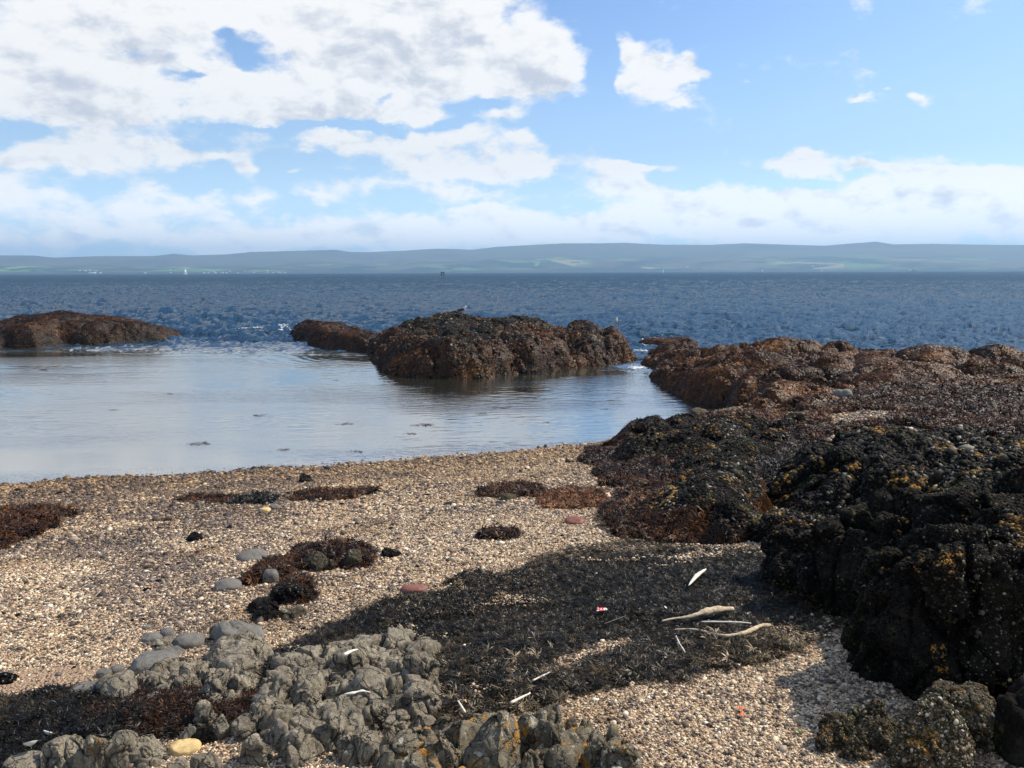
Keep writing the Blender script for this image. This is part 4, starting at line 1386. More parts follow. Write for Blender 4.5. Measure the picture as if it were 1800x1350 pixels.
for (a0, a1, t_, b_, lb, mt, dp, ck, sd_) in GREY:
    big = (a1 - a0) > 40 and b_ > 1090
    boulder(a0, a1, t_, b_, lb, mt, deep=dp, p=4.2 if ck > 0.6 else 2.6, sub=6 if big else 5, crack=ck, rough=0.9 if ck > 0.3 else 0.45, seed=sd_ * 7 + 1, cfreq=1.35,
            sink=0.45, name='boulder' if (a1 - a0) > 60 else 'stone', cat='rock' if ck > 0.3 else 'stone')

# ------------------------------------------------------------------ shingle: modelled pebbles (instanced, one object)
def instancer(name, pts, rot, scl, proto_mats, kind='stuff', label=None, nvar=8, sub=1, shape=(1, .74, .46)):
    pc = bpy.data.collections.new(name + '_shapes')
    r = np.random.default_rng(99)
    for k in range(nvar):
        V, F = ico(sub)
        sh = np.array(shape) * r.uniform(0.75, 1.25, 3)
        W = V * sh * (1 + 0.22 * fbm(V + k * 7.3, 1.1, 2, seed=k)[:, None])
        pm = mesh_np(name + '_shape', W, F)
        pm.materials.append(proto_mats[k % len(proto_mats)])
        po = bpy.data.objects.new(name + '_shape', pm)
        pc.objects.link(po)
    me = bpy.data.meshes.new(name)
    me.vertices.add(len(pts))
    me.vertices.foreach_set('co', np.asarray(pts, np.float32).ravel())
    a = me.attributes.new('rot', 'FLOAT_VECTOR', 'POINT')
    a.data.foreach_set('vector', np.asarray(rot, np.float32).ravel())
    fattr(me, 'scl', scl)
    a = me.attributes.new('idx', 'INT', 'POINT')
    a.data.foreach_set('value', r.integers(0, nvar, len(pts)).astype(np.int32))
    o = link(name, me)
    t = bpy.data.node_groups.new(name, 'GeometryNodeTree')
    t.interface.new_socket('Geometry', in_out='INPUT', socket_type='NodeSocketGeometry')
    t.interface.new_socket('Geometry', in_out='OUTPUT', socket_type='NodeSocketGeometry')
    gi, go = t.nodes.new('NodeGroupInput'), t.nodes.new('NodeGroupOutput')
    ci = t.nodes.new('GeometryNodeCollectionInfo')
    ci.inputs['Collection'].default_value = pc
    ci.inputs['Separate Children'].default_value = True
    ip = t.nodes.new('GeometryNodeInstanceOnPoints')
    ip.inputs['Pick Instance'].default_value = True

    def na(nm, typ):
        n = t.nodes.new('GeometryNodeInputNamedAttribute')
        n.data_type = typ
        n.inputs['Name'].default_value = nm
        return n.outputs[0]
    e2r = t.nodes.new('FunctionNodeEulerToRotation')
    t.links.new(na('rot', 'FLOAT_VECTOR'), e2r.inputs[0])
    t.links.new(gi.outputs[0], ip.inputs['Points'])
    t.links.new(ci.outputs[0], ip.inputs['Instance'])
    t.links.new(na('idx', 'INT'), ip.inputs['Instance Index'])
    t.links.new(e2r.outputs[0], ip.inputs['Rotation'])
    t.links.new(na('scl', 'FLOAT'), ip.inputs['Scale'])
    t.links.new(ip.outputs[0], go.inputs[0])
    md = o.modifiers.new('scatter', 'NODES')
    md.node_group = t
    tag(o, label, kind=kind)
    return o


def pebble_mat(name, stops, rough=0.65):
    m, q, b, o = mat(name)
    oi = q.node('ShaderNodeObjectInfo')
    c = q.ramp(oi.outputs['Random'], stops)
    P_ = wpos(q)
    n = q.noise(P_, 130.0, 3, 0.6)
    c = q.mix(q.ss(n, 0.35, 0.65, 0.0, 0.35), c, (.16, .12, .09))
    yw = q.m('SUBTRACT', q.sep(P_)[1], 11.5)
    wetz = q.ss(q.m('ADD', q.sep(P_)[2], q.m('MULTIPLY', q.noise(P_, 0.7, 4, 0.6), 0.5)), 1.55, 0.45)
    c = q.mix(q.m('MULTIPLY', wetz, 0.85), c, q.mix(1.0, c, (.58, .44, .22), 'MULTIPLY'))
    c = q.mix(q.m('MULTIPLY', q.ss(q.noise(P_, 0.9, 5, 0.65), 0.5, 0.65), 0.6), c, q.mix(1.0, c, (.55, .46, .34), 'MULTIPLY'))
    q.put(b.inputs['Base Color'], c)
    q.put(b.inputs['Roughness'], q.m('SUBTRACT', rough, q.m('MULTIPLY', wetz, 0.25)))
    b.inputs['Specular IOR Level'].default_value = 0.35
    return m


M_PEB = pebble_mat('pale_pebbles', [(0.0, (.06, .042, .025)), (0.12, (.20, .135, .075)), (0.26, (.42, .275, .16)), (0.45, (.64, .425, .25)), (0.65, (.80, .585, .36)), (0.84, (.90, .725, .48)), (0.97, (.95, .87, .68))])
M_PEBD = pebble_mat('mixed_pebbles', [(0.0, (.025, .02, .018)), (0.35, (.07, .055, .045)), (0.6, (.16, .12, .09)), (0.85, (.30, .20, .15)), (1.0, (.45, .36, .28))])


def in_view(x, y, z, margin=90):
    px, py = project(np.stack([x, y, z], 1))
    return (px > -margin) & (px < 1800 + margin) & (py < 1350 + margin)


def ring_points(r0, r1, dens, r, half=36):
    a = math.radians(half)
    n = int(dens * a * (r1 * r1 - r0 * r0))
    rad = np.sqrt(r.uniform(r0 * r0, r1 * r1, n))
    an = r.uniform(-a, a, n)
    return rad * np.sin(an), rad * np.cos(an)


rp = np.random.default_rng(21)
PX, PY, PS = [], [], []
for (r0, r1, dn, s0) in ((2.2, 4.2, 13500, .0048), (4.2, 6.5, 10500, .0054), (6.5, 10.0, 5400, .0072), (10.0, 15.0, 1900, .0108), (15.0, 24.0, 560, .0165)):
    x, y = ring_points(r0, r1, dn, rp, 46)
    PX.append(x)
    PY.append(y)
    PS.append(s0 * np.exp(rp.normal(0, 0.46, len(x))))
x, y, s = np.concatenate(PX), np.concatenate(PY), np.concatenate(PS)
z = terrain(x, y)
wa, wb = wrack_field(x, y)
rnd = rp.uniform(size=len(x))
BARE = sstep(fbm(np.stack([x * .7, y * 1.3, 0 * x], 1), 2.2, 5, .65, seed=401), .12, .5)
z = z + .022 * wa * (BARE > .2)
ok = in_view(x, y, z, 480) & (z > -0.12) & ~(wa & (rnd > 0.04 + 0.55 * BARE)) & ~(wb & (rnd > 0.10)) & ~((sandy(x, y) < 0.95) & (rnd > 0.10)) & ~(carpet_field(x, y) & (rnd > 0.06))
P3 = np.stack([x, y, z], 1)
drk = fbm(P3, 0.9, 4, 0.6, seed=77) + 0.5 * sstep(x, 0, -5) * sstep(y, 5, 9)
x, y, z, s, P3, drk = (v[ok] for v in (x, y, z, s, P3, drk))
isd = rp.uniform(size=len(x)) < (0.17 + 0.50 * sstep(drk, 0.05, 0.65))
rot = np.stack([rp.normal(0, .28, len(x)), rp.normal(0, .28, len(x)), rp.uniform(0, 6.28, len(x))], 1)
pts = np.stack([x, y, z + s * 0.15], 1)
print('pebbles', len(x), isd.sum())
instancer('pebbles', pts[~isd], rot[~isd], s[~isd], [M_PEB], label='pale pink and cream pebbles covering the beach')
instancer('dark_pebbles', pts[isd] + np.array([0, 0, .002]), rot[isd], s[isd] * 1.25, [M_PEBD], label='darker pebbles mixed through the pale shingle')

# ------------------------------------------------------------------ dark wrack bed on the shingle
CL_STRAW = [blade_clump(rw, 11, 1.0, 0.085, 0.30, 0.30) for _ in range(8)]
lo = np.array(WRACK + WRACK2)
x = rp.uniform(lo[:, 0].min() - .5, lo[:, 0].max() + .5, 400000)
y = rp.uniform(max(1.5, lo[:, 1].min() - .5), lo[:, 1].max() + .5, 400000)
wa, wb = wrack_field(x, y)


def wrack_obj(sel, n, sc_, name, label, m, thick):
    xx, yy = x[sel], y[sel]
    k = np.argsort(np.hypot(xx, yy) * rp.uniform(0.6, 1.4, len(xx)))[:n]
    xx, yy = xx[k], yy[k]
    P3 = np.stack([xx, yy, 0 * xx], 1)
    zz = terrain(xx, yy) + 0.004 + rp.uniform(0, 1, len(xx)) * thick * (0.7 + 1.6 * fbm(P3, 2.5, 4, 0.6, seed=66))
    nn = np.stack([rp.normal(0, .45, len(xx)), rp.normal(0, .45, len(xx)), np.ones(len(xx))], 1)
    nn /= np.linalg.norm(nn, axis=1)[:, None]
    tint = np.clip(rp.beta(2, 2.2, len(xx)) + fbm(P3, 1.2, 3, seed=67) * 0.3 + .22 * sstep(xx, .9, 2.0) * sstep(yy, 6.5, 4.5), 0, 1)
    o = scatter_mesh(name, np.stack([xx, yy, zz], 1), nn, CL_STRAW, sc_ * rp.uniform(0.5, 1.4, len(xx)), tint, m, r=rp)
    tag(o, label, kind='stuff')


wrack_obj(wa, 60000, 0.030, 'dried_wrack', 'bed of dark dried seaweed fragments on the shingle', M_WRACK, 0.03)
wrack_obj(wa, 2500, 0.060, 'dried_wrack', 'longer tangled strands lying over the dark wrack bed', M_WRACK, 0.05)
wrack_obj(wb, 18000, 0.042, 'dried_wrack', 'dark brown seaweed litter between the grey rocks', M_WRACK, 0.04)
# loose fragments around it
x, y = ring_points(2.6, 18.0, 75, rp, 34)
z = terrain(x, y)
P3 = np.stack([x, y, z], 1)
ok = (z > 0.03) & (rp.uniform(size=len(x)) < 0.07 + 0.9 * sstep(fbm(P3 * np.array([.6, 1.5, 1]), 0.9, 5, 0.7, seed=55) + .15 * sstep(x, 0, -4), 0.12, 0.5))
x, y, z = x[ok], y[ok], z[ok]
nn = np.tile(np.array([0, 0, 1.0]), (len(x), 1))
tag(scatter_mesh('weed_litter', np.stack([x, y, z + .012], 1), nn, CL_STRAW, rp.uniform(.02, .075, len(x)), rp.uniform(0, .85, len(x)), M_WRACK, r=rp), 'scattered bits of dark seaweed over the beach', kind='stuff')


def weed_patch(poly, n, sc_, thick, label, m=None, seed=1, protos=None, tint0=0.0, name='seaweed_clump', kind=None):
    r = np.random.default_rng(seed)
    P_ = np.array(gpoly(poly))
    c_ = P_.mean(0)
    xx = r.uniform(P_[:, 0].min(), P_[:, 0].max(), n * 8)
    yy = r.uniform(P_[:, 1].min(), P_[:, 1].max(), n * 8)
    P3 = np.stack([xx, yy, 0 * xx], 1)
    s_ = max(np.ptp(P_[:, 0]), np.ptp(P_[:, 1]))
    ins = inpoly(xx + fbm(P3, 3.5 / s_, 5, .7, seed=seed) * .30 * s_ + r.normal(0, .025 * s_, len(xx)), yy + fbm(P3, 3.5 / s_, 5, .7, seed=seed + 1) * .2 * s_ + r.normal(0, .025 * s_, len(xx)), [tuple(p) for p in P_])
    xx, yy = xx[ins][:n], yy[ins][:n]
    rad = np.hypot((xx - c_[0]) / (np.ptp(P_[:, 0]) / 2), (yy - c_[1]) / (np.ptp(P_[:, 1]) / 2))
    zz = np.maximum(terrain(xx, yy), 0) + thick * np.clip(1 - rad ** 2, 0, 1) * r.uniform(0.3, 1, len(xx)) + 0.01
    nn = np.stack([r.normal(0, .5, len(xx)), r.normal(0, .5, len(xx)) - .2, np.ones(len(xx))], 1)
    nn /= np.linalg.norm(nn, axis=1)[:, None]
    tint = np.clip(r.beta(2, 2.4, len(xx)) * 0.9 + tint0, 0, 1)
    o = scatter_mesh(name, np.stack([xx, yy, zz], 1), nn, protos or CL_NEAR, sc_ * r.uniform(.5, 1.3, len(xx)), tint, m or M_WEED, r=r)
    if kind:
        tag(o, label, kind=kind)
    else:
        tag(o, label, 'seaweed')
    return o


for k, (poly, n, s0, th, lb, m, t0) in enumerate([
    ([(-80, 900), (20, 896), (105, 912), (85, 930), (40, 945), (20, 962), (-90, 985)], 2600, .10, .10, 'tawny weed heap at the beach edge, orange along its near side', M_WEED, -.04),
    ([(500, 985), (540, 962), (600, 958), (640, 966), (655, 985), (640, 1000), (600, 1003), (560, 1000), (510, 1000)], 1500, .075, .11, 'shaggy brown weed draped over stones in mid shingle', M_WEED, -.2),
    ([(425, 1030), (455, 1000), (500, 985), (520, 1000), (500, 1018), (460, 1030)], 900, .07, .09, 'rusty weed draped on a small grey stone', M_WEED, -.08),
    ([(478, 1058), (500, 1028), (540, 1022), (552, 1050), (530, 1062)], 700, .06, .13, 'dark weed hanging over the biggest black stone', M_WEED, -.2),
    ([(840, 868), (870, 855), (930, 852), (970, 866), (930, 875), (870, 876)], 700, .10, .04, 'flat dull green-brown weed patch near the waterline', M_WEED, -.05),
    ([(950, 885), (965, 866), (1010, 862), (1062, 872), (1070, 890), (1010, 895)], 900, .09, .05, 'bright orange-brown weed patch on pale shingle', M_WEEDR, -.05),
    ([(400, 888), (440, 874), (490, 876), (470, 888)], 260, .09, .03, 'small black weed strip on upper shingle', M_WRACK, -.1),
    ([(500, 880), (520, 866), (620, 860), (680, 866), (640, 874), (540, 884)], 260, .09, .02, 'thin rusty weed strip trailing across the shingle', M_WEED, -.1),
    ([(835, 946), (860, 936), (912, 940), (890, 950)], 260, .07, .03, 'little black weed tuft midway up the shingle', M_WEED, -.15),
    ([(310, 882), (330, 870), (420, 874), (400, 886)], 160, .08, .02, 'sparse dark weed streak on the left shingle', M_WEED, -.1),
    ([(50, 1236), (70, 1222), (108, 1218), (110, 1230), (80, 1238)], 300, .045, .03, 'black weed strip under the sand patch', M_WRACK, -.1),
    ([(640, 1120), (700, 1060), (790, 1035), (900, 1000), (980, 1000), (900, 1040), (760, 1090)], 2500, .045, .02, 'brown fringe of weed bits along the wrack edge', M_WRACK, .15),
    ([(120, 1260), (200, 1225), (320, 1225), (420, 1215), (440, 1240), (340, 1300), (240, 1290), (130, 1300)], 5200, .040, .05, 'wet brown weed strewn among the grey lumps', M_WEED, -.2),
]):
    weed_patch(poly, n, s0, th, lb, m, 200 + k * 3, tint0=t0, kind='stuff' if n > 2400 else None, name='seaweed_carpet' if n > 2400 else 'seaweed_clump')


x = rp.uniform(1.0, 19.0, 300000)
y = rp.uniform(7.0, 31.0, 300000)
cf = carpet_field(x, y) & in_view(x, y, terrain(x, y), 150)
x, y = x[cf], y[cf]
ok = rp.uniform(size=len(x)) < np.clip(14.0 / np.hypot(x, y), 0, 1)
x, y = x[ok][:56000], y[ok][:56000]
P3 = np.stack([x, y, 0 * x], 1)
nn = np.stack([rp.normal(0, .5, len(x)), rp.normal(0, .5, len(x)), np.ones(len(x))], 1)
nn /= np.linalg.norm(nn, axis=1)[:, None]
tag(scatter_mesh('seaweed_carpet', np.stack([x, y, terrain(x, y) + rp.uniform(0, .07, len(x)) * (1 + fbm(P3, 1.2, 3, seed=8))], 1), nn, CL_NEAR, .006 * np.hypot(x, y) * rp.uniform(.6, 1.4, len(x)),
    np.clip(rp.beta(2, 2.4, len(x)) * .8 + fbm(P3, .7, 4, .6, seed=9) * .4 + sstep(y, 12, 20) * .2 - .12, 0, 1), M_WEED, r=rp), 'carpet of brown weed between the mounds and the shelf', kind='stuff')

# ------------------------------------------------------------------ small things
M_WOOD = simple('bleached_driftwood', (.52, .41, .28), .8, .30, 40, .2, .004)
M_WOODP = simple('pale_splinter', (.74, .68, .56), .7, .15, 50, .2, .003)
M_RED = simple('red_stone', (.20, .075, .05), .6, .3, 30, .4, .004)
M_YST = simple('ochre_stone', (.62, .45, .20), .8, .25, 25, .3, .004)
M_YEL = simple('yellow_plastic', (.85, .50, .02), .35, 0, 1, .5)
M_ORP = simple('orange_plastic', (.85, .16, .04), .4, 0, 1, .5)
M_REDP = simple('red_foil', (.62, .03, .04), .3, 0, 1, .6)
M_WHP = simple('white_plastic', (.85, .80, .72), .4, 0, 1, .5)
M_GRN = simple('green_glass', (.03, .30, .08), .15, 0, 1, .6)
M_SHELL = simple('white_shell', (.85, .80, .68), .5, .1, 60, .4)
M_LIMP = simple('limpet_shell', (.60, .48, .34), .6, .3, 80, .3)
M_FOAM = simple('foam', (.86, .88, .88), .7, 0, 1, .2)
M_GWHITE = simple('white_feathers', (.80, .79, .76), .8, .06, 40, .1)
M_GGREY = simple('grey_feathers', (.065, .065, .07), .8, .1, 40, .1)
M_BEAK = simple('yellow_beak', (.65, .42, .06), .5)
M_LEG = simple('pink_leg', (.42, .26, .20), .6)
M_BLACK = simple('dark_steel', (.012, .013, .016), .6)
M_SAIL = simple('sailcloth', (.85, .85, .84), .7)
M_HULL = simple('dark_hull', (.03, .04, .06), .5)
M_WALLW = simple('white_render', (.80, .79, .76), .8)
M_SLATE = simple('slate_roof', (.07, .07, .08), .7)


def tube(pts, rad, sides=10, seed=0, rough=0.15, flat=1.0):
    pts = np.asarray(pts, float)
    n = len(pts)
    t = np.linspace(0, n - 1, (n - 1) * 6 + 1)
    i = np.clip(t.astype(int), 0, n - 2)
    f = (t - i)[:, None]
    p0, p1, p2, p3 = pts[np.maximum(i - 1, 0)], pts[i], pts[i + 1], pts[np.minimum(i + 2, n - 1)]
    C = 0.5 * (2 * p1 + (p2 - p0) * f + (2 * p0 - 5 * p1 + 4 * p2 - p3) * f ** 2 + (3 * p1 - p0 - 3 * p2 + p3) * f ** 3)
    R = np.interp(t, range(n), rad)
    T = np.gradient(C, axis=0)
    T /= np.linalg.norm(T, axis=1)[:, None]
    S = np.cross(T, [0, 0, 1.0])
    S /= np.linalg.norm(S, axis=1)[:, None]
    U = np.cross(S, T)
    a = np.linspace(0, 2 * np.pi, sides, endpoint=False)
    V = C[:, None, :] + R[:, None, None] * (np.cos(a)[None, :, None] * S[:, None, :] + flat * np.sin(a)[None, :, None] * U[:, None, :])
    V = V.reshape(-1, 3)
    rr0 = np.repeat(R, sides)
    N = (V - np.repeat(C, sides, 0)) / rr0[:, None]
    V = V + N * (fbm(V, 0.25 / np.mean(R), 4, 0.6, seed=seed) * rr0 * rough * 2)[:, None]
    m = len(t)
    F = []
    for k in range(m - 1):
        for j in range(sides):
            j2 = (j + 1) % sides
            F.append([k * sides + j, k * sides + j2, (k + 1) * sides + j2, (k + 1) * sides + j])
    V = np.concatenate([V, C[:1], C[-1:]])
    e0, e1 = m * sides, m * sides + 1
    T3 = [[e0, (j + 1) % sides, j] for j in range(sides)] + [[e1, (m - 1) * sides + j, (m - 1) * sides + (j + 1) % sides] for j in range(sides)]
    return V, [np.array(F), np.array(T3)]


def stick(px, rpx, label, m, name='driftwood', lift=0.018, seed=0, flat=0.8, cat='driftwood'):
    P_ = np.array([gpt(*p) for p in px])
    s0 = np.linalg.norm(P_[0] - np.array([0, 0, CAMZ]))
    R = np.array(rpx) / FPX * s0
    P_[:, 2] += lift + .022 + R
    c_ = P_.mean(0)
    V, F = tube(P_ - c_, R, seed=seed, flat=flat, sides=14, rough=.34)
    o = link(name, mesh_np(name, V, F), m, loc=tuple(c_))
    return tag(o, label, cat)


stick([(1163, 1106), (1185, 1103), (1212, 1101), (1238, 1096), (1262, 1091), (1288, 1088)], [1.2, 2.2, 3.4, 7.0, 6.5, 4.0], 'thick torn piece of driftwood, split and pale at one end, on dark wrack', M_WOOD, seed=3, lift=.03)
stick([(1185, 1121), (1215, 1120), (1240, 1126), (1268, 1132), (1286, 1133), (1312, 1128), (1336, 1118), (1354, 1115)], [1.3, 2.0, 2.2, 2.6, 3.4, 4.0, 4.0, 3.2], 'long bent driftwood branch at the wrack edge', M_WOOD, seed=4, lift=.025)
stick([(1232, 1108), (1262, 1108), (1292, 1110), (1320, 1111)], [1.0, 1.6, 2.0, 1.2], 'straight pale splinter lying between the two driftwood pieces', M_WOODP, seed=5, lift=.03)
stick([(1210, 1045), (1225, 1029), (1240, 1015)], [.8, 3.6, 1.4], 'short white piece of wood standing out on black wrack', M_WOODP, seed=6, lift=.04)
stick([(936, 1214), (966, 1199)], [1.8, 1.2], 'white stick near the bare gravel streak in the wrack', M_WOODP, seed=7, lift=.03)
stick([(898, 1263), (932, 1244)], [3.0, 1.4], 'white plank end poking from behind the lichened boulder', M_WOODP, seed=8, lift=.05)
stick([(606, 1206), (618, 1201), (630, 1194)], [3.0, 3.2, 1.0], 'white wood fragment in the shell pocket on the outcrop', M_WOODP, seed=9, lift=.16)
stick([(606, 1259), (622, 1258), (638, 1256), (652, 1255)], [1.2, 2.2, 2.0, .8], 'bleached stick lying across the brown litter by the peaked block', M_WOODP, seed=10, lift=.10)
stick([(1188, 1132), (1194, 1146), (1204, 1162)], [.8, 1.1, .8], 'thin grey twig pointing down from the bent branch', M_WOODP, seed=11, lift=.03)
stick([(806, 1262), (812, 1272), (818, 1282)], [1.6, 1.8, 1.6], 'short pale peg leaning by the slim upright stone', M_WOODP, seed=12, lift=.06)
stick([(1062, 1111), (1082, 1103), (1100, 1097)], [.8, 1.2, .8], 'dark thin twig on the wrack near the red wrapper', simple('dark_twig', (.06, .045, .03)), seed=13, lift=.03)

for (a0, a1, t_, b_, lb, m, sd_) in [
    (706, 752, 1027, 1045, 'flat purple-red slab of stone on pale shingle above the wrack', M_RED, 1), (992, 1028, 909, 922, 'flat reddish stone at the weed edge', M_RED, 2),
    (302, 350, 1304, 1328, 'bright yellow sandstone lump between the olive boulders', M_YST, 3), (498, 518, 1288, 1306, 'white quartz-like stone in front of the layered block', M_SHELL, 4),
    (458, 476, 892, 902, 'small yellowish stone lying on upper shingle', M_YST, 5), (474, 490, 886, 896, 'small grey-brown stone beside the yellowish one', M_SMOOTH, 6),
    (840, 858, 1280, 1296, 'buff pebble-sized stone by the lichened front boulder', M_YST, 7)]:
    boulder(a0, a1, t_, b_, lb, m, deep=.9, p=2.6, sub=4, crack=.2, rough=.5, seed=600 + sd_, sink=.3, name='stone', cat='stone')


def small(px, py, V, F, name, label, cat, m, lift=.02, rot=(0, 0, 0)):
    c_ = gpt(px, py)
    c_[2] += lift
    o = link(name, mesh_np(name, V @ rotm(*rot).T, F, False), m, loc=tuple(c_))
    return tag(o, label, cat)


def open_box(w, d, h, t=.004):
    import bmesh
    bm = bmesh.new()
    bmesh.ops.create_cube(bm, size=1.0)
    for v in bm.verts:
        v.co.x *= w
        v.co.y *= d
        v.co.z *= h
    top = [f for f in bm.faces if f.normal.z > .9]
    r_ = bmesh.ops.inset_individual(bm, faces=top, thickness=t)
    for v in top[0].verts:
        v.co.z -= h * .8
    bmesh.ops.bevel(bm, geom=[e for e in bm.edges], offset=t * .3, segments=1, affect='EDGES')
    bmesh.ops.triangulate(bm, faces=bm.faces[:])
    V = np.array([v.co[:] for v in bm.verts])
    F = np.array([[v.index for v in f.verts] for f in bm.faces])
    bm.free()
    return V, F


V, F = open_box(.036, .026, .022)
small(1264, 1082, V, F, 'plastic_box', 'little open yellow plastic box beside the thick driftwood', 'litter', M_YEL, .045, (.5, .1, .2))


def sheet(w, d, seed, amp):
    n = 14
    u, v = np.meshgrid(np.linspace(-.5, .5, n), np.linspace(-.5, .5, n), indexing='ij')
    P3 = np.stack([u.ravel() * 3, v.ravel() * 3, 0 * u.ravel()], 1)
    V = np.stack([u.ravel() * w, v.ravel() * d, fbm(P3, 1.2, 3, .7, seed=seed, ridge=True) * amp], 1)
    V[:, 0] += fbm(P3, 1.0, 2, seed=seed + 1) * w * .3
    V[:, 1] += fbm(P3, 1.0, 2, seed=seed + 2) * d * .3
    return V, grid_faces(n, n)


V, F = sheet(.07, .05, 3, .022)
wr = small(1058, 1085, V, F, 'wrapper', 'crumpled red and white wrapper on dark wrack', 'litter', M_REDP, .05)
wr.data.materials.append(M_WHP)
mi = (worley(np.array([p.center[:] for p in wr.data.polygons]), 38.0, 4)[2] > .5).astype(np.int32)
wr.data.polygons.foreach_set('material_index', mi)
for k, (px, py, rz) in enumerate([(1301, 1252, .3), (1303, 1262, 1.2)]):
    V, F = sheet(.03, .018, 20 + k, .008)
    small(px, py, V, F, 'plastic_scrap', ['curled orange plastic scrap on pale shingle, the one farther from the boulders', 'folded orange plastic scrap on pale shingle, the nearer of the pair'][k], 'litter', M_ORP, .02, (.4, 0, rz))
V, F = superq(2, (.012, .008, .004), 2.2)
small(1405, 1291, V, F, 'glass_shard', 'worn green glass shard on pale shingle near the low boulder', 'litter', M_GRN, .014)
for k, (px, py, sz, lb) in enumerate([(88, 1303, .030, 'yellow-lined white limpet shell on dark weed'), (56, 1338, .034, 'white shell fragment resting on the low rounded boulder'), (1316, 1088, .014, 'round limpet ring shell right of the yellow box'),
                                     (1391, 1096, .014, 'round limpet ring shell far along the wrack edge'), (745, 1143, .013, 'small white shell at the top of the leaning block'), (1170, 1078, .014, 'white shell chip on black wrack left of the driftwood')]):
    a = np.linspace(0, 2 * np.pi, 17)[:-1]
    rings = [(1.0, 0), (.8, .22), (.45, .42), (.12, .55), (.10, .50), (.42, .36), (.74, .17), (.93, 0)]
    V = np.concatenate([np.stack([np.cos(a) * r_ * (1 + .06 * np.cos(8 * a)), np.sin(a) * .85 * r_, 0 * a + z_], 1) for r_, z_ in rings]) * sz
    F = np.array([[i * 16 + j, i * 16 + (j + 1) % 16, (i + 1) * 16 + (j + 1) % 16, (i + 1) * 16 + j] for i in range(len(rings) - 1) for j in range(16)])
    small(px, py, V, F, 'limpet_shell', lb, 'shell', M_SHELL if k in (0, 1, 4, 5) else M_LIMP, .10 if k == 1 else .045, (2.6, .3, k * 1.0))

# loose dark stones strewn over the shingle
DS = []
rd_ = np.random.default_rng(404)
while len(DS) < 110:
    px, py = rd_.uniform(0, 1000), 862 + 330 * rd_.uniform() ** 1.5
    p = gpt(px, py)
    xa, ya = np.array([p[0]]), np.array([p[1]])
    w1, w2 = wrack_field(xa, ya)
    if w1[0] or w2[0] or fbm(np.array([[p[0], p[1], 0]]), .9, 3, seed=77)[0] < rd_.uniform(-.5, .1):
        continue
    DS.append(p)
protos_ = []
for k in range(7):
    V, F = superq(3, (1, rd_.uniform(.55, .85), rd_.uniform(.28, .5)), 2.4)
    V = V + vnormals(V, F) * (fbm(V, 1.3, 3, seed=700 + k) * .22)[:, None]
    me = mesh_np('beach_stone', V, F)
    me.materials.append([M_DARK, M_SMOOTH, M_BOUL][k % 3])
    protos_.append(me)
for k, p in enumerate(DS):
    o = bpy.data.objects.new('beach_stone', protos_[rd_.integers(0, 7)])
    COL.objects.link(o)
    sz = .0028 * math.hypot(p[0], p[1]) * rd_.uniform(.8, 1.9)
    o.location = (p[0], p[1], p[2] + sz * .15)
    o.scale = (sz, sz, sz)
    o.rotation_euler = (rd_.normal(0, .12), rd_.normal(0, .12), rd_.uniform(0, 6.28))
    tag(o, 'dark stone lying loose on the pale shingle left of the wrack', 'stone', 'dark stones strewn on the shingle')

# weed scraps adrift in the pool
for k, (px, py, w_) in enumerate([(78, 650, .45), (455, 730, .3), (300, 692, .2), (352, 780, .35), (610, 745, .3), (745, 747, .4), (722, 762, .22), (628, 793, .25), (880, 717, .4), (850, 727, .25), (842, 690, .3), (590, 668, .2),
                                  (1076, 704, .22), (1068, 719, .2), (1110, 745, .25), (1098, 762, .2), (960, 742, .16), (500, 790, .2), (850, 801, .4), (200, 720, .2)]):
    c_ = flat_pt(px, py, 0.006)
    r = np.random.default_rng(900 + k)
    n = 11
    P_ = np.stack([c_[0] + r.normal(0, w_ * .38, n), c_[1] + r.normal(0, w_ * .22, n), np.full(n, .006)], 1)
    o = scatter_mesh('seaweed_scrap', P_, np.tile([0, 0, 1.0], (n, 1)), CL_STRAW, r.uniform(.05, .12, n) * (w_ / .3), r.uniform(0, .7, n), M_WEED, r=r, origin=c_)
    o.location = tuple(c_)
    tag(o, 'scrap of brown weed adrift on the calm pool', 'seaweed', 'weed scraps floating in the pool')


# ------------------------------------------------------------------ foam
FB = [(ico(1)[0] * np.array([1, 1, .35]), ico(1)[1])]


def foam(pts_px, n, sx, sy, sz, label, seed, h_=0.03):
    r = np.random.default_rng(seed)
    P_ = []
    for (px, py) in pts_px:
        c_ = flat_pt(px, py, 0.02)
        P_.append(np.stack([c_[0] + r.normal(0, sx, n), c_[1] + r.normal(0, sy, n), .02 + np.abs(r.normal(0, h_, n))], 1))
    P_ = np.concatenate(P_)
    k_ = fbm(P_, 1.4, 3, seed=seed) > -0.1
    P_ = P_[k_]
    o = scatter_mesh('foam', P_, np.tile([0, 0, 1.0], (len(P_), 1)), FB, sz * r.uniform(.3, 1.3, len(P_)), np.zeros(len(P_)), M_FOAM, r=r, smooth=True)
    tag(o, label, kind='stuff')


foam([(494, 579), (500, 574), (498, 583)], 260, .22, .22, .07, 'white surf breaking on the tip of the small reef', 1, .07)
foam([(440, 577), (460, 575), (478, 577), (470, 583), (425, 575), (515, 571), (550, 571), (575, 573)], 130, .5, .35, .06, 'thin foam streaks in the pool mouth', 2)
foam([(1124, 607), (1128, 618), (1124, 598), (1150, 595), (1121, 648)], 150, .18, .35, .06, 'foam in the narrow gap beside the islet', 3)
foam([(20, 851), (60, 850), (100, 849), (240, 845), (280, 844), (320, 842), (350, 840)], 200, .30, .03, .016, 'line of small bubbles along the pool edge', 4, .006)
foam([(310, 583), (332, 588)], 160, .5, .2, .06, 'light foam behind the tapering reef point', 5)

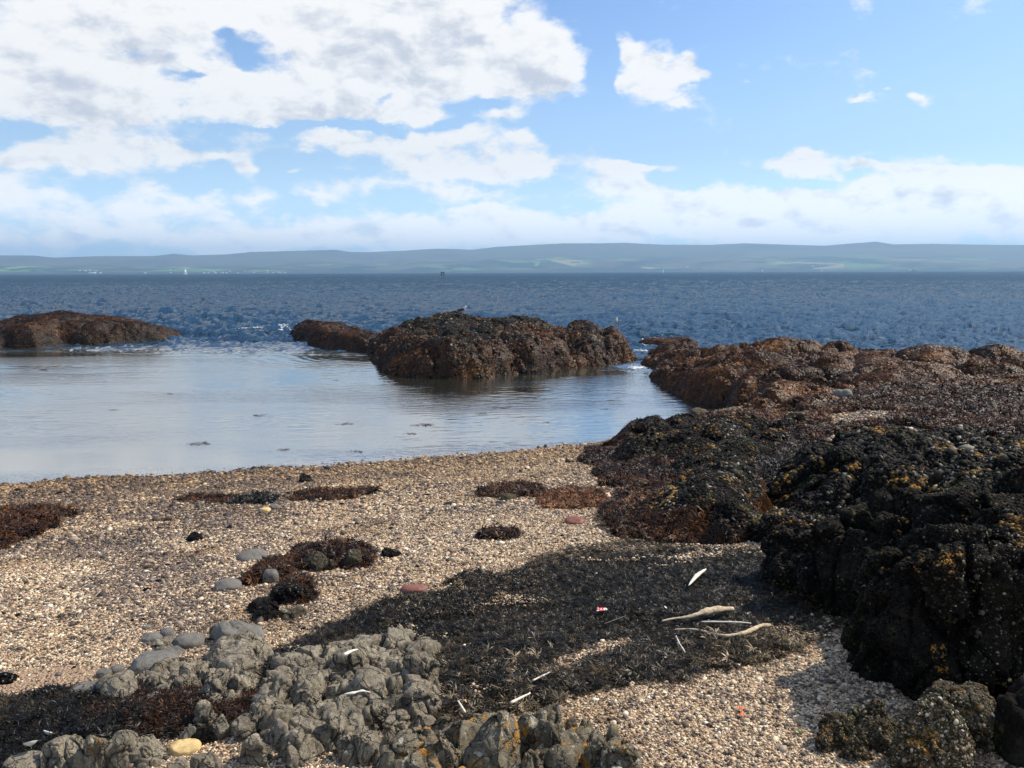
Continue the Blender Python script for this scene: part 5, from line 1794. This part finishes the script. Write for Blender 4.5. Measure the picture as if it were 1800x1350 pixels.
# ------------------------------------------------------------------ gulls
bpy.context.view_layer.update()
DG = bpy.context.evaluated_depsgraph_get()


def hit(px, py, names=('rock_islet', 'seaweed', 'barnacles')):
    for k in range(30):
        d = Vector(ray(px, py + k))
        ok, loc, nrm, idx, ob, mt = sc.ray_cast(DG, Vector((0, 0, CAMZ)), d)
        if ok and ob.name.split('.')[0] in names:
            return np.array(loc)
    return flat_pt(px, py, 1.5)


def gull(px, py, yaw, label, hgt):
    c_ = hit(px, py) + np.array([0, 0, .07])
    s_ = hgt / .40
    e = bpy.data.objects.new('gull', None)
    COL.objects.link(e)
    e.location = tuple(c_)
    e.rotation_euler = (0, 0, yaw)
    e.scale = (s_, s_, s_)
    tag(e, label, 'bird')
    parts = [superq(3, (.165, .072, .075), 2.1, (0, -.22, 0), (0, 0, .20)), superq(3, (.085, .05, .06), 2, (0, -.9, 0), (.115, 0, .27)), superq(3, (.045, .036, .038), 2, (0, 0, 0), (.155, 0, .345)),
             superq(3, (.085, .035, .018), 2, (0, -.12, 0), (-.17, 0, .165))]
    V, F = remesh(*merge(parts), .010)
    V = relax(V, F, 3)
    link('body', mesh_np('body', V, F), M_GWHITE, e)
    for sgn in (-1, 1):
        V, F = superq(3, (.165, .020, .058), 2.2, (0, -.20, sgn * -.08), (-.025, sgn * .062, .215))
        V[:, 1] += sgn * -.02 * np.clip((-V[:, 0] - .05) / .1, 0, 1)
        w_ = link('wing', mesh_np('wing', V, F), M_GGREY, e)
        V, F = superq(2, (.055, .012, .014), 2, (0, -.15, 0), (-.215, sgn * .028, .185))
        link('wing_tip', mesh_np('wing_tip', V, F), M_BLACK, w_)
        V, F = tube([(.005, sgn * .025, .14), (.01, sgn * .026, .07), (.0, sgn * .027, .0), (.035, sgn * .03, -.004)], [.008, .005, .005, .007], 6, rough=0)
        link('leg', mesh_np('leg', V, F), M_LEG, e)
        V, F = superq(1, (.005, .003, .005), 2, (0, 0, 0), (.168, sgn * .033, .352))
        link('eye', mesh_np('eye', V, F), M_BLACK, e)
    V, F = tube([(.185, 0, .345), (.21, 0, .343), (.235, 0, .336)], [.012, .009, .003], 8, rough=0)
    link('beak', mesh_np('beak', V, F), M_BEAK, e)
    return e


gull(812, 556, math.radians(-18), 'gull with dark grey back standing on the crest of the islet, side on', .56)
gull(1084, 575, math.radians(-100), 'white gull seen breast on at the low end of the islet', .46)


# ------------------------------------------------------------------ far things on and over the water
def boxmesh(x0, x1, y0, y1, z0, z1):
    V = np.array([[a, b_, c_] for a in (x0, x1) for b_ in (y0, y1) for c_ in (z0, z1)], float)
    F = np.array([[0, 1, 3, 2], [4, 6, 7, 5], [0, 4, 5, 1], [2, 3, 7, 6], [0, 2, 6, 4], [1, 5, 7, 3]])
    return V, F


def at_far(px, r, z=0.0):
    d = ray(px, 478)
    a = math.atan2(d[0], d[1])
    return np.array([r * math.sin(a), r * math.cos(a), z]), a


c_, a = at_far(778, 900)
e = bpy.data.objects.new('sea_marker', None)
COL.objects.link(e)
e.location = tuple(c_)
e.rotation_euler = (0, 0, -a)
tag(e, 'black gate-shaped marker of two piles joined at the top, out in open water', 'marker')
for sx in (-1, 1):
    V, F = tube([(sx * 1.3, 0, -3), (sx * 1.3, 0, 0), (sx * 1.25, 0, 3.6)], [.55, .55, .5], 10, rough=.03)
    link('pile', mesh_np('pile', V, F), M_BLACK, e)
V, F = boxmesh(-1.9, 1.9, -.6, .6, 3.3, 4.3)
link('crossbeam', mesh_np('crossbeam', V, F, False), M_BLACK, e)


def sailboat(px, r, hgt, label, two=True):
    c_, a = at_far(px, r)
    e = bpy.data.objects.new('sailing_boat', None)
    COL.objects.link(e)
    e.location = tuple(c_)
    e.rotation_euler = (0, 0, -a + .5)
    tag(e, label, 'boat')
    L = hgt * .75
    t_ = np.linspace(-1, 1, 9)
    V = []
    for u in t_:
        w_ = L * .14 * (1 - max(u, 0) ** 2.2) * (1 if u > -.9 else .8)
        V += [(u * L / 2, -w_, .9), (u * L / 2 * .92, -w_ * .5, -.4), (u * L / 2 * .92, w_ * .5, -.4), (u * L / 2, w_, .9)]
    F = [[i * 4 + j, i * 4 + j + 1, i * 4 + j + 5, i * 4 + j + 4] for i in range(8) for j in range(3)] + [[i * 4 + 3, i * 4, i * 4 + 4, i * 4 + 7] for i in range(8)]
    link('hull', mesh_np('hull', np.array(V), np.array(F)), M_SAIL, e)
    V, F = tube([(L * .05, 0, .6), (L * .05, 0, hgt * .5), (L * .05, 0, hgt)], [.12, .1, .06], 6, rough=0)
    link('mast', mesh_np('mast', V, F), M_BLACK, e)
    for nm, P_ in (('mainsail', [(L * .04, .05, 1.6), (-L * .42, .5, 1.7), (L * .04, .05, hgt * .98)]), ('jib', [(L * .06, -.05, 1.3), (L * .48, .3, 1.1), (L * .06, -.05, hgt * .85)])):
        P_ = np.array(P_)
        V = np.concatenate([P_, P_ + np.array([0, .06, 0])])
        F = [np.array([[0, 1, 2], [5, 4, 3]]), np.array([[0, 3, 4, 1], [1, 4, 5, 2], [2, 5, 3, 0]])]
        link(nm, mesh_np(nm, V, F, False), M_SAIL, e)


sailboat(326, 3200, 20.0, 'tall white sailing boat close under the far shore beyond the pool mouth')
sailboat(1166, 3800, 13.0, 'small white sailing boat far out beyond the weed shelf')
c_, a = at_far(1607, 4600)
e = bpy.data.objects.new('ship', None)
COL.objects.link(e)
e.location = tuple(c_)
e.rotation_euler = (0, 0, -a)
tag(e, 'tiny dark ship with a mast far off against the hazy shore', 'ship')
V, F = boxmesh(-14, 14, -4, 4, -1, 4)
V[:, 0] *= np.where(V[:, 2] < 0, .85, 1)
link('hull', mesh_np('hull', V, F, False), M_HULL, e)
V, F = boxmesh(-9, -2, -3, 3, 4, 9)
link('deckhouse', mesh_np('deckhouse', V, F, False), M_HULL, e)
V, F = tube([(2, 0, 4), (2, 0, 12)], [.6, .4], 6, rough=0)
link('mast', mesh_np('mast', V, F), M_HULL, e)


def hill_z(a, r):
    i = np.interp(r, rr_, np.arange(len(rr_)))
    j = np.interp(a, aa, np.arange(len(aa)))
    i0, j0 = int(min(i, len(rr_) - 2)), int(min(j, len(aa) - 2))
    fi, fj = i - i0, j - j0
    return ZZ[i0, j0] * (1 - fi) * (1 - fj) + ZZ[i0 + 1, j0] * fi * (1 - fj) + ZZ[i0, j0 + 1] * (1 - fi) * fj + ZZ[i0 + 1, j0 + 1] * fi * fj


HS = [(162, 30, 46, 16, 12, 'long white waterside building on the far shore, largest and brightest of all')]
HS += [(p, dr, w_, 9, 8, None) for p, dr, w_ in [(255, 40, 16), (300, 50, 12), (358, 30, 20), (366, 60, 12), (378, 35, 16), (391, 45, 18), (398, 35, 12), (418, 30, 12), (446, 35, 16), (470, 60, 11), (480, 35, 14), (488, 60, 12),
        (492, 30, 14), (500, 28, 24), (176, 60, 18), (150, 300, 20), (158, 330, 16), (168, 320, 20), (140, 310, 14), (404, 260, 14), (376, 240, 12), (300, 300, 12), (470, 250, 12), (430, 240, 10), (1428, 420, 18), (1208, 380, 14), (1600, 90, 14), (1445, 60, 12), (1340, 80, 12)]]
for k, (px, dr, w_, dd_, hh_, lb) in enumerate(HS):
    c_, a = at_far(px, R0 + dr)
    c_[2] = hill_z(a, R0 + dr) - 1.0
    e = bpy.data.objects.new('white_house', None)
    COL.objects.link(e)
    e.location = tuple(c_)
    e.rotation_euler = (0, 0, -a + (k % 5 - 2) * .12)
    tag(e, lb or 'small white house at the foot of the far hills', 'building' if lb else 'house', None if lb else 'white houses along the far shore')
    V, F = boxmesh(-w_ / 2, w_ / 2, -dd_ / 2, dd_ / 2, 0, hh_)
    link('wall', mesh_np('wall', V, F, False), M_WALLW, e)
    V = np.array([(-w_ / 2 - .5, -dd_ / 2 - .5, hh_), (w_ / 2 + .5, -dd_ / 2 - .5, hh_), (w_ / 2 + .5, dd_ / 2 + .5, hh_), (-w_ / 2 - .5, dd_ / 2 + .5, hh_), (-w_ / 2, 0, hh_ + 4), (w_ / 2, 0, hh_ + 4)], float)
    F = [np.array([[0, 1, 5, 4], [2, 3, 4, 5]]), np.array([[1, 2, 5], [3, 0, 4]])]
    link('roof', mesh_np('roof', V, F, False), M_SLATE, e)
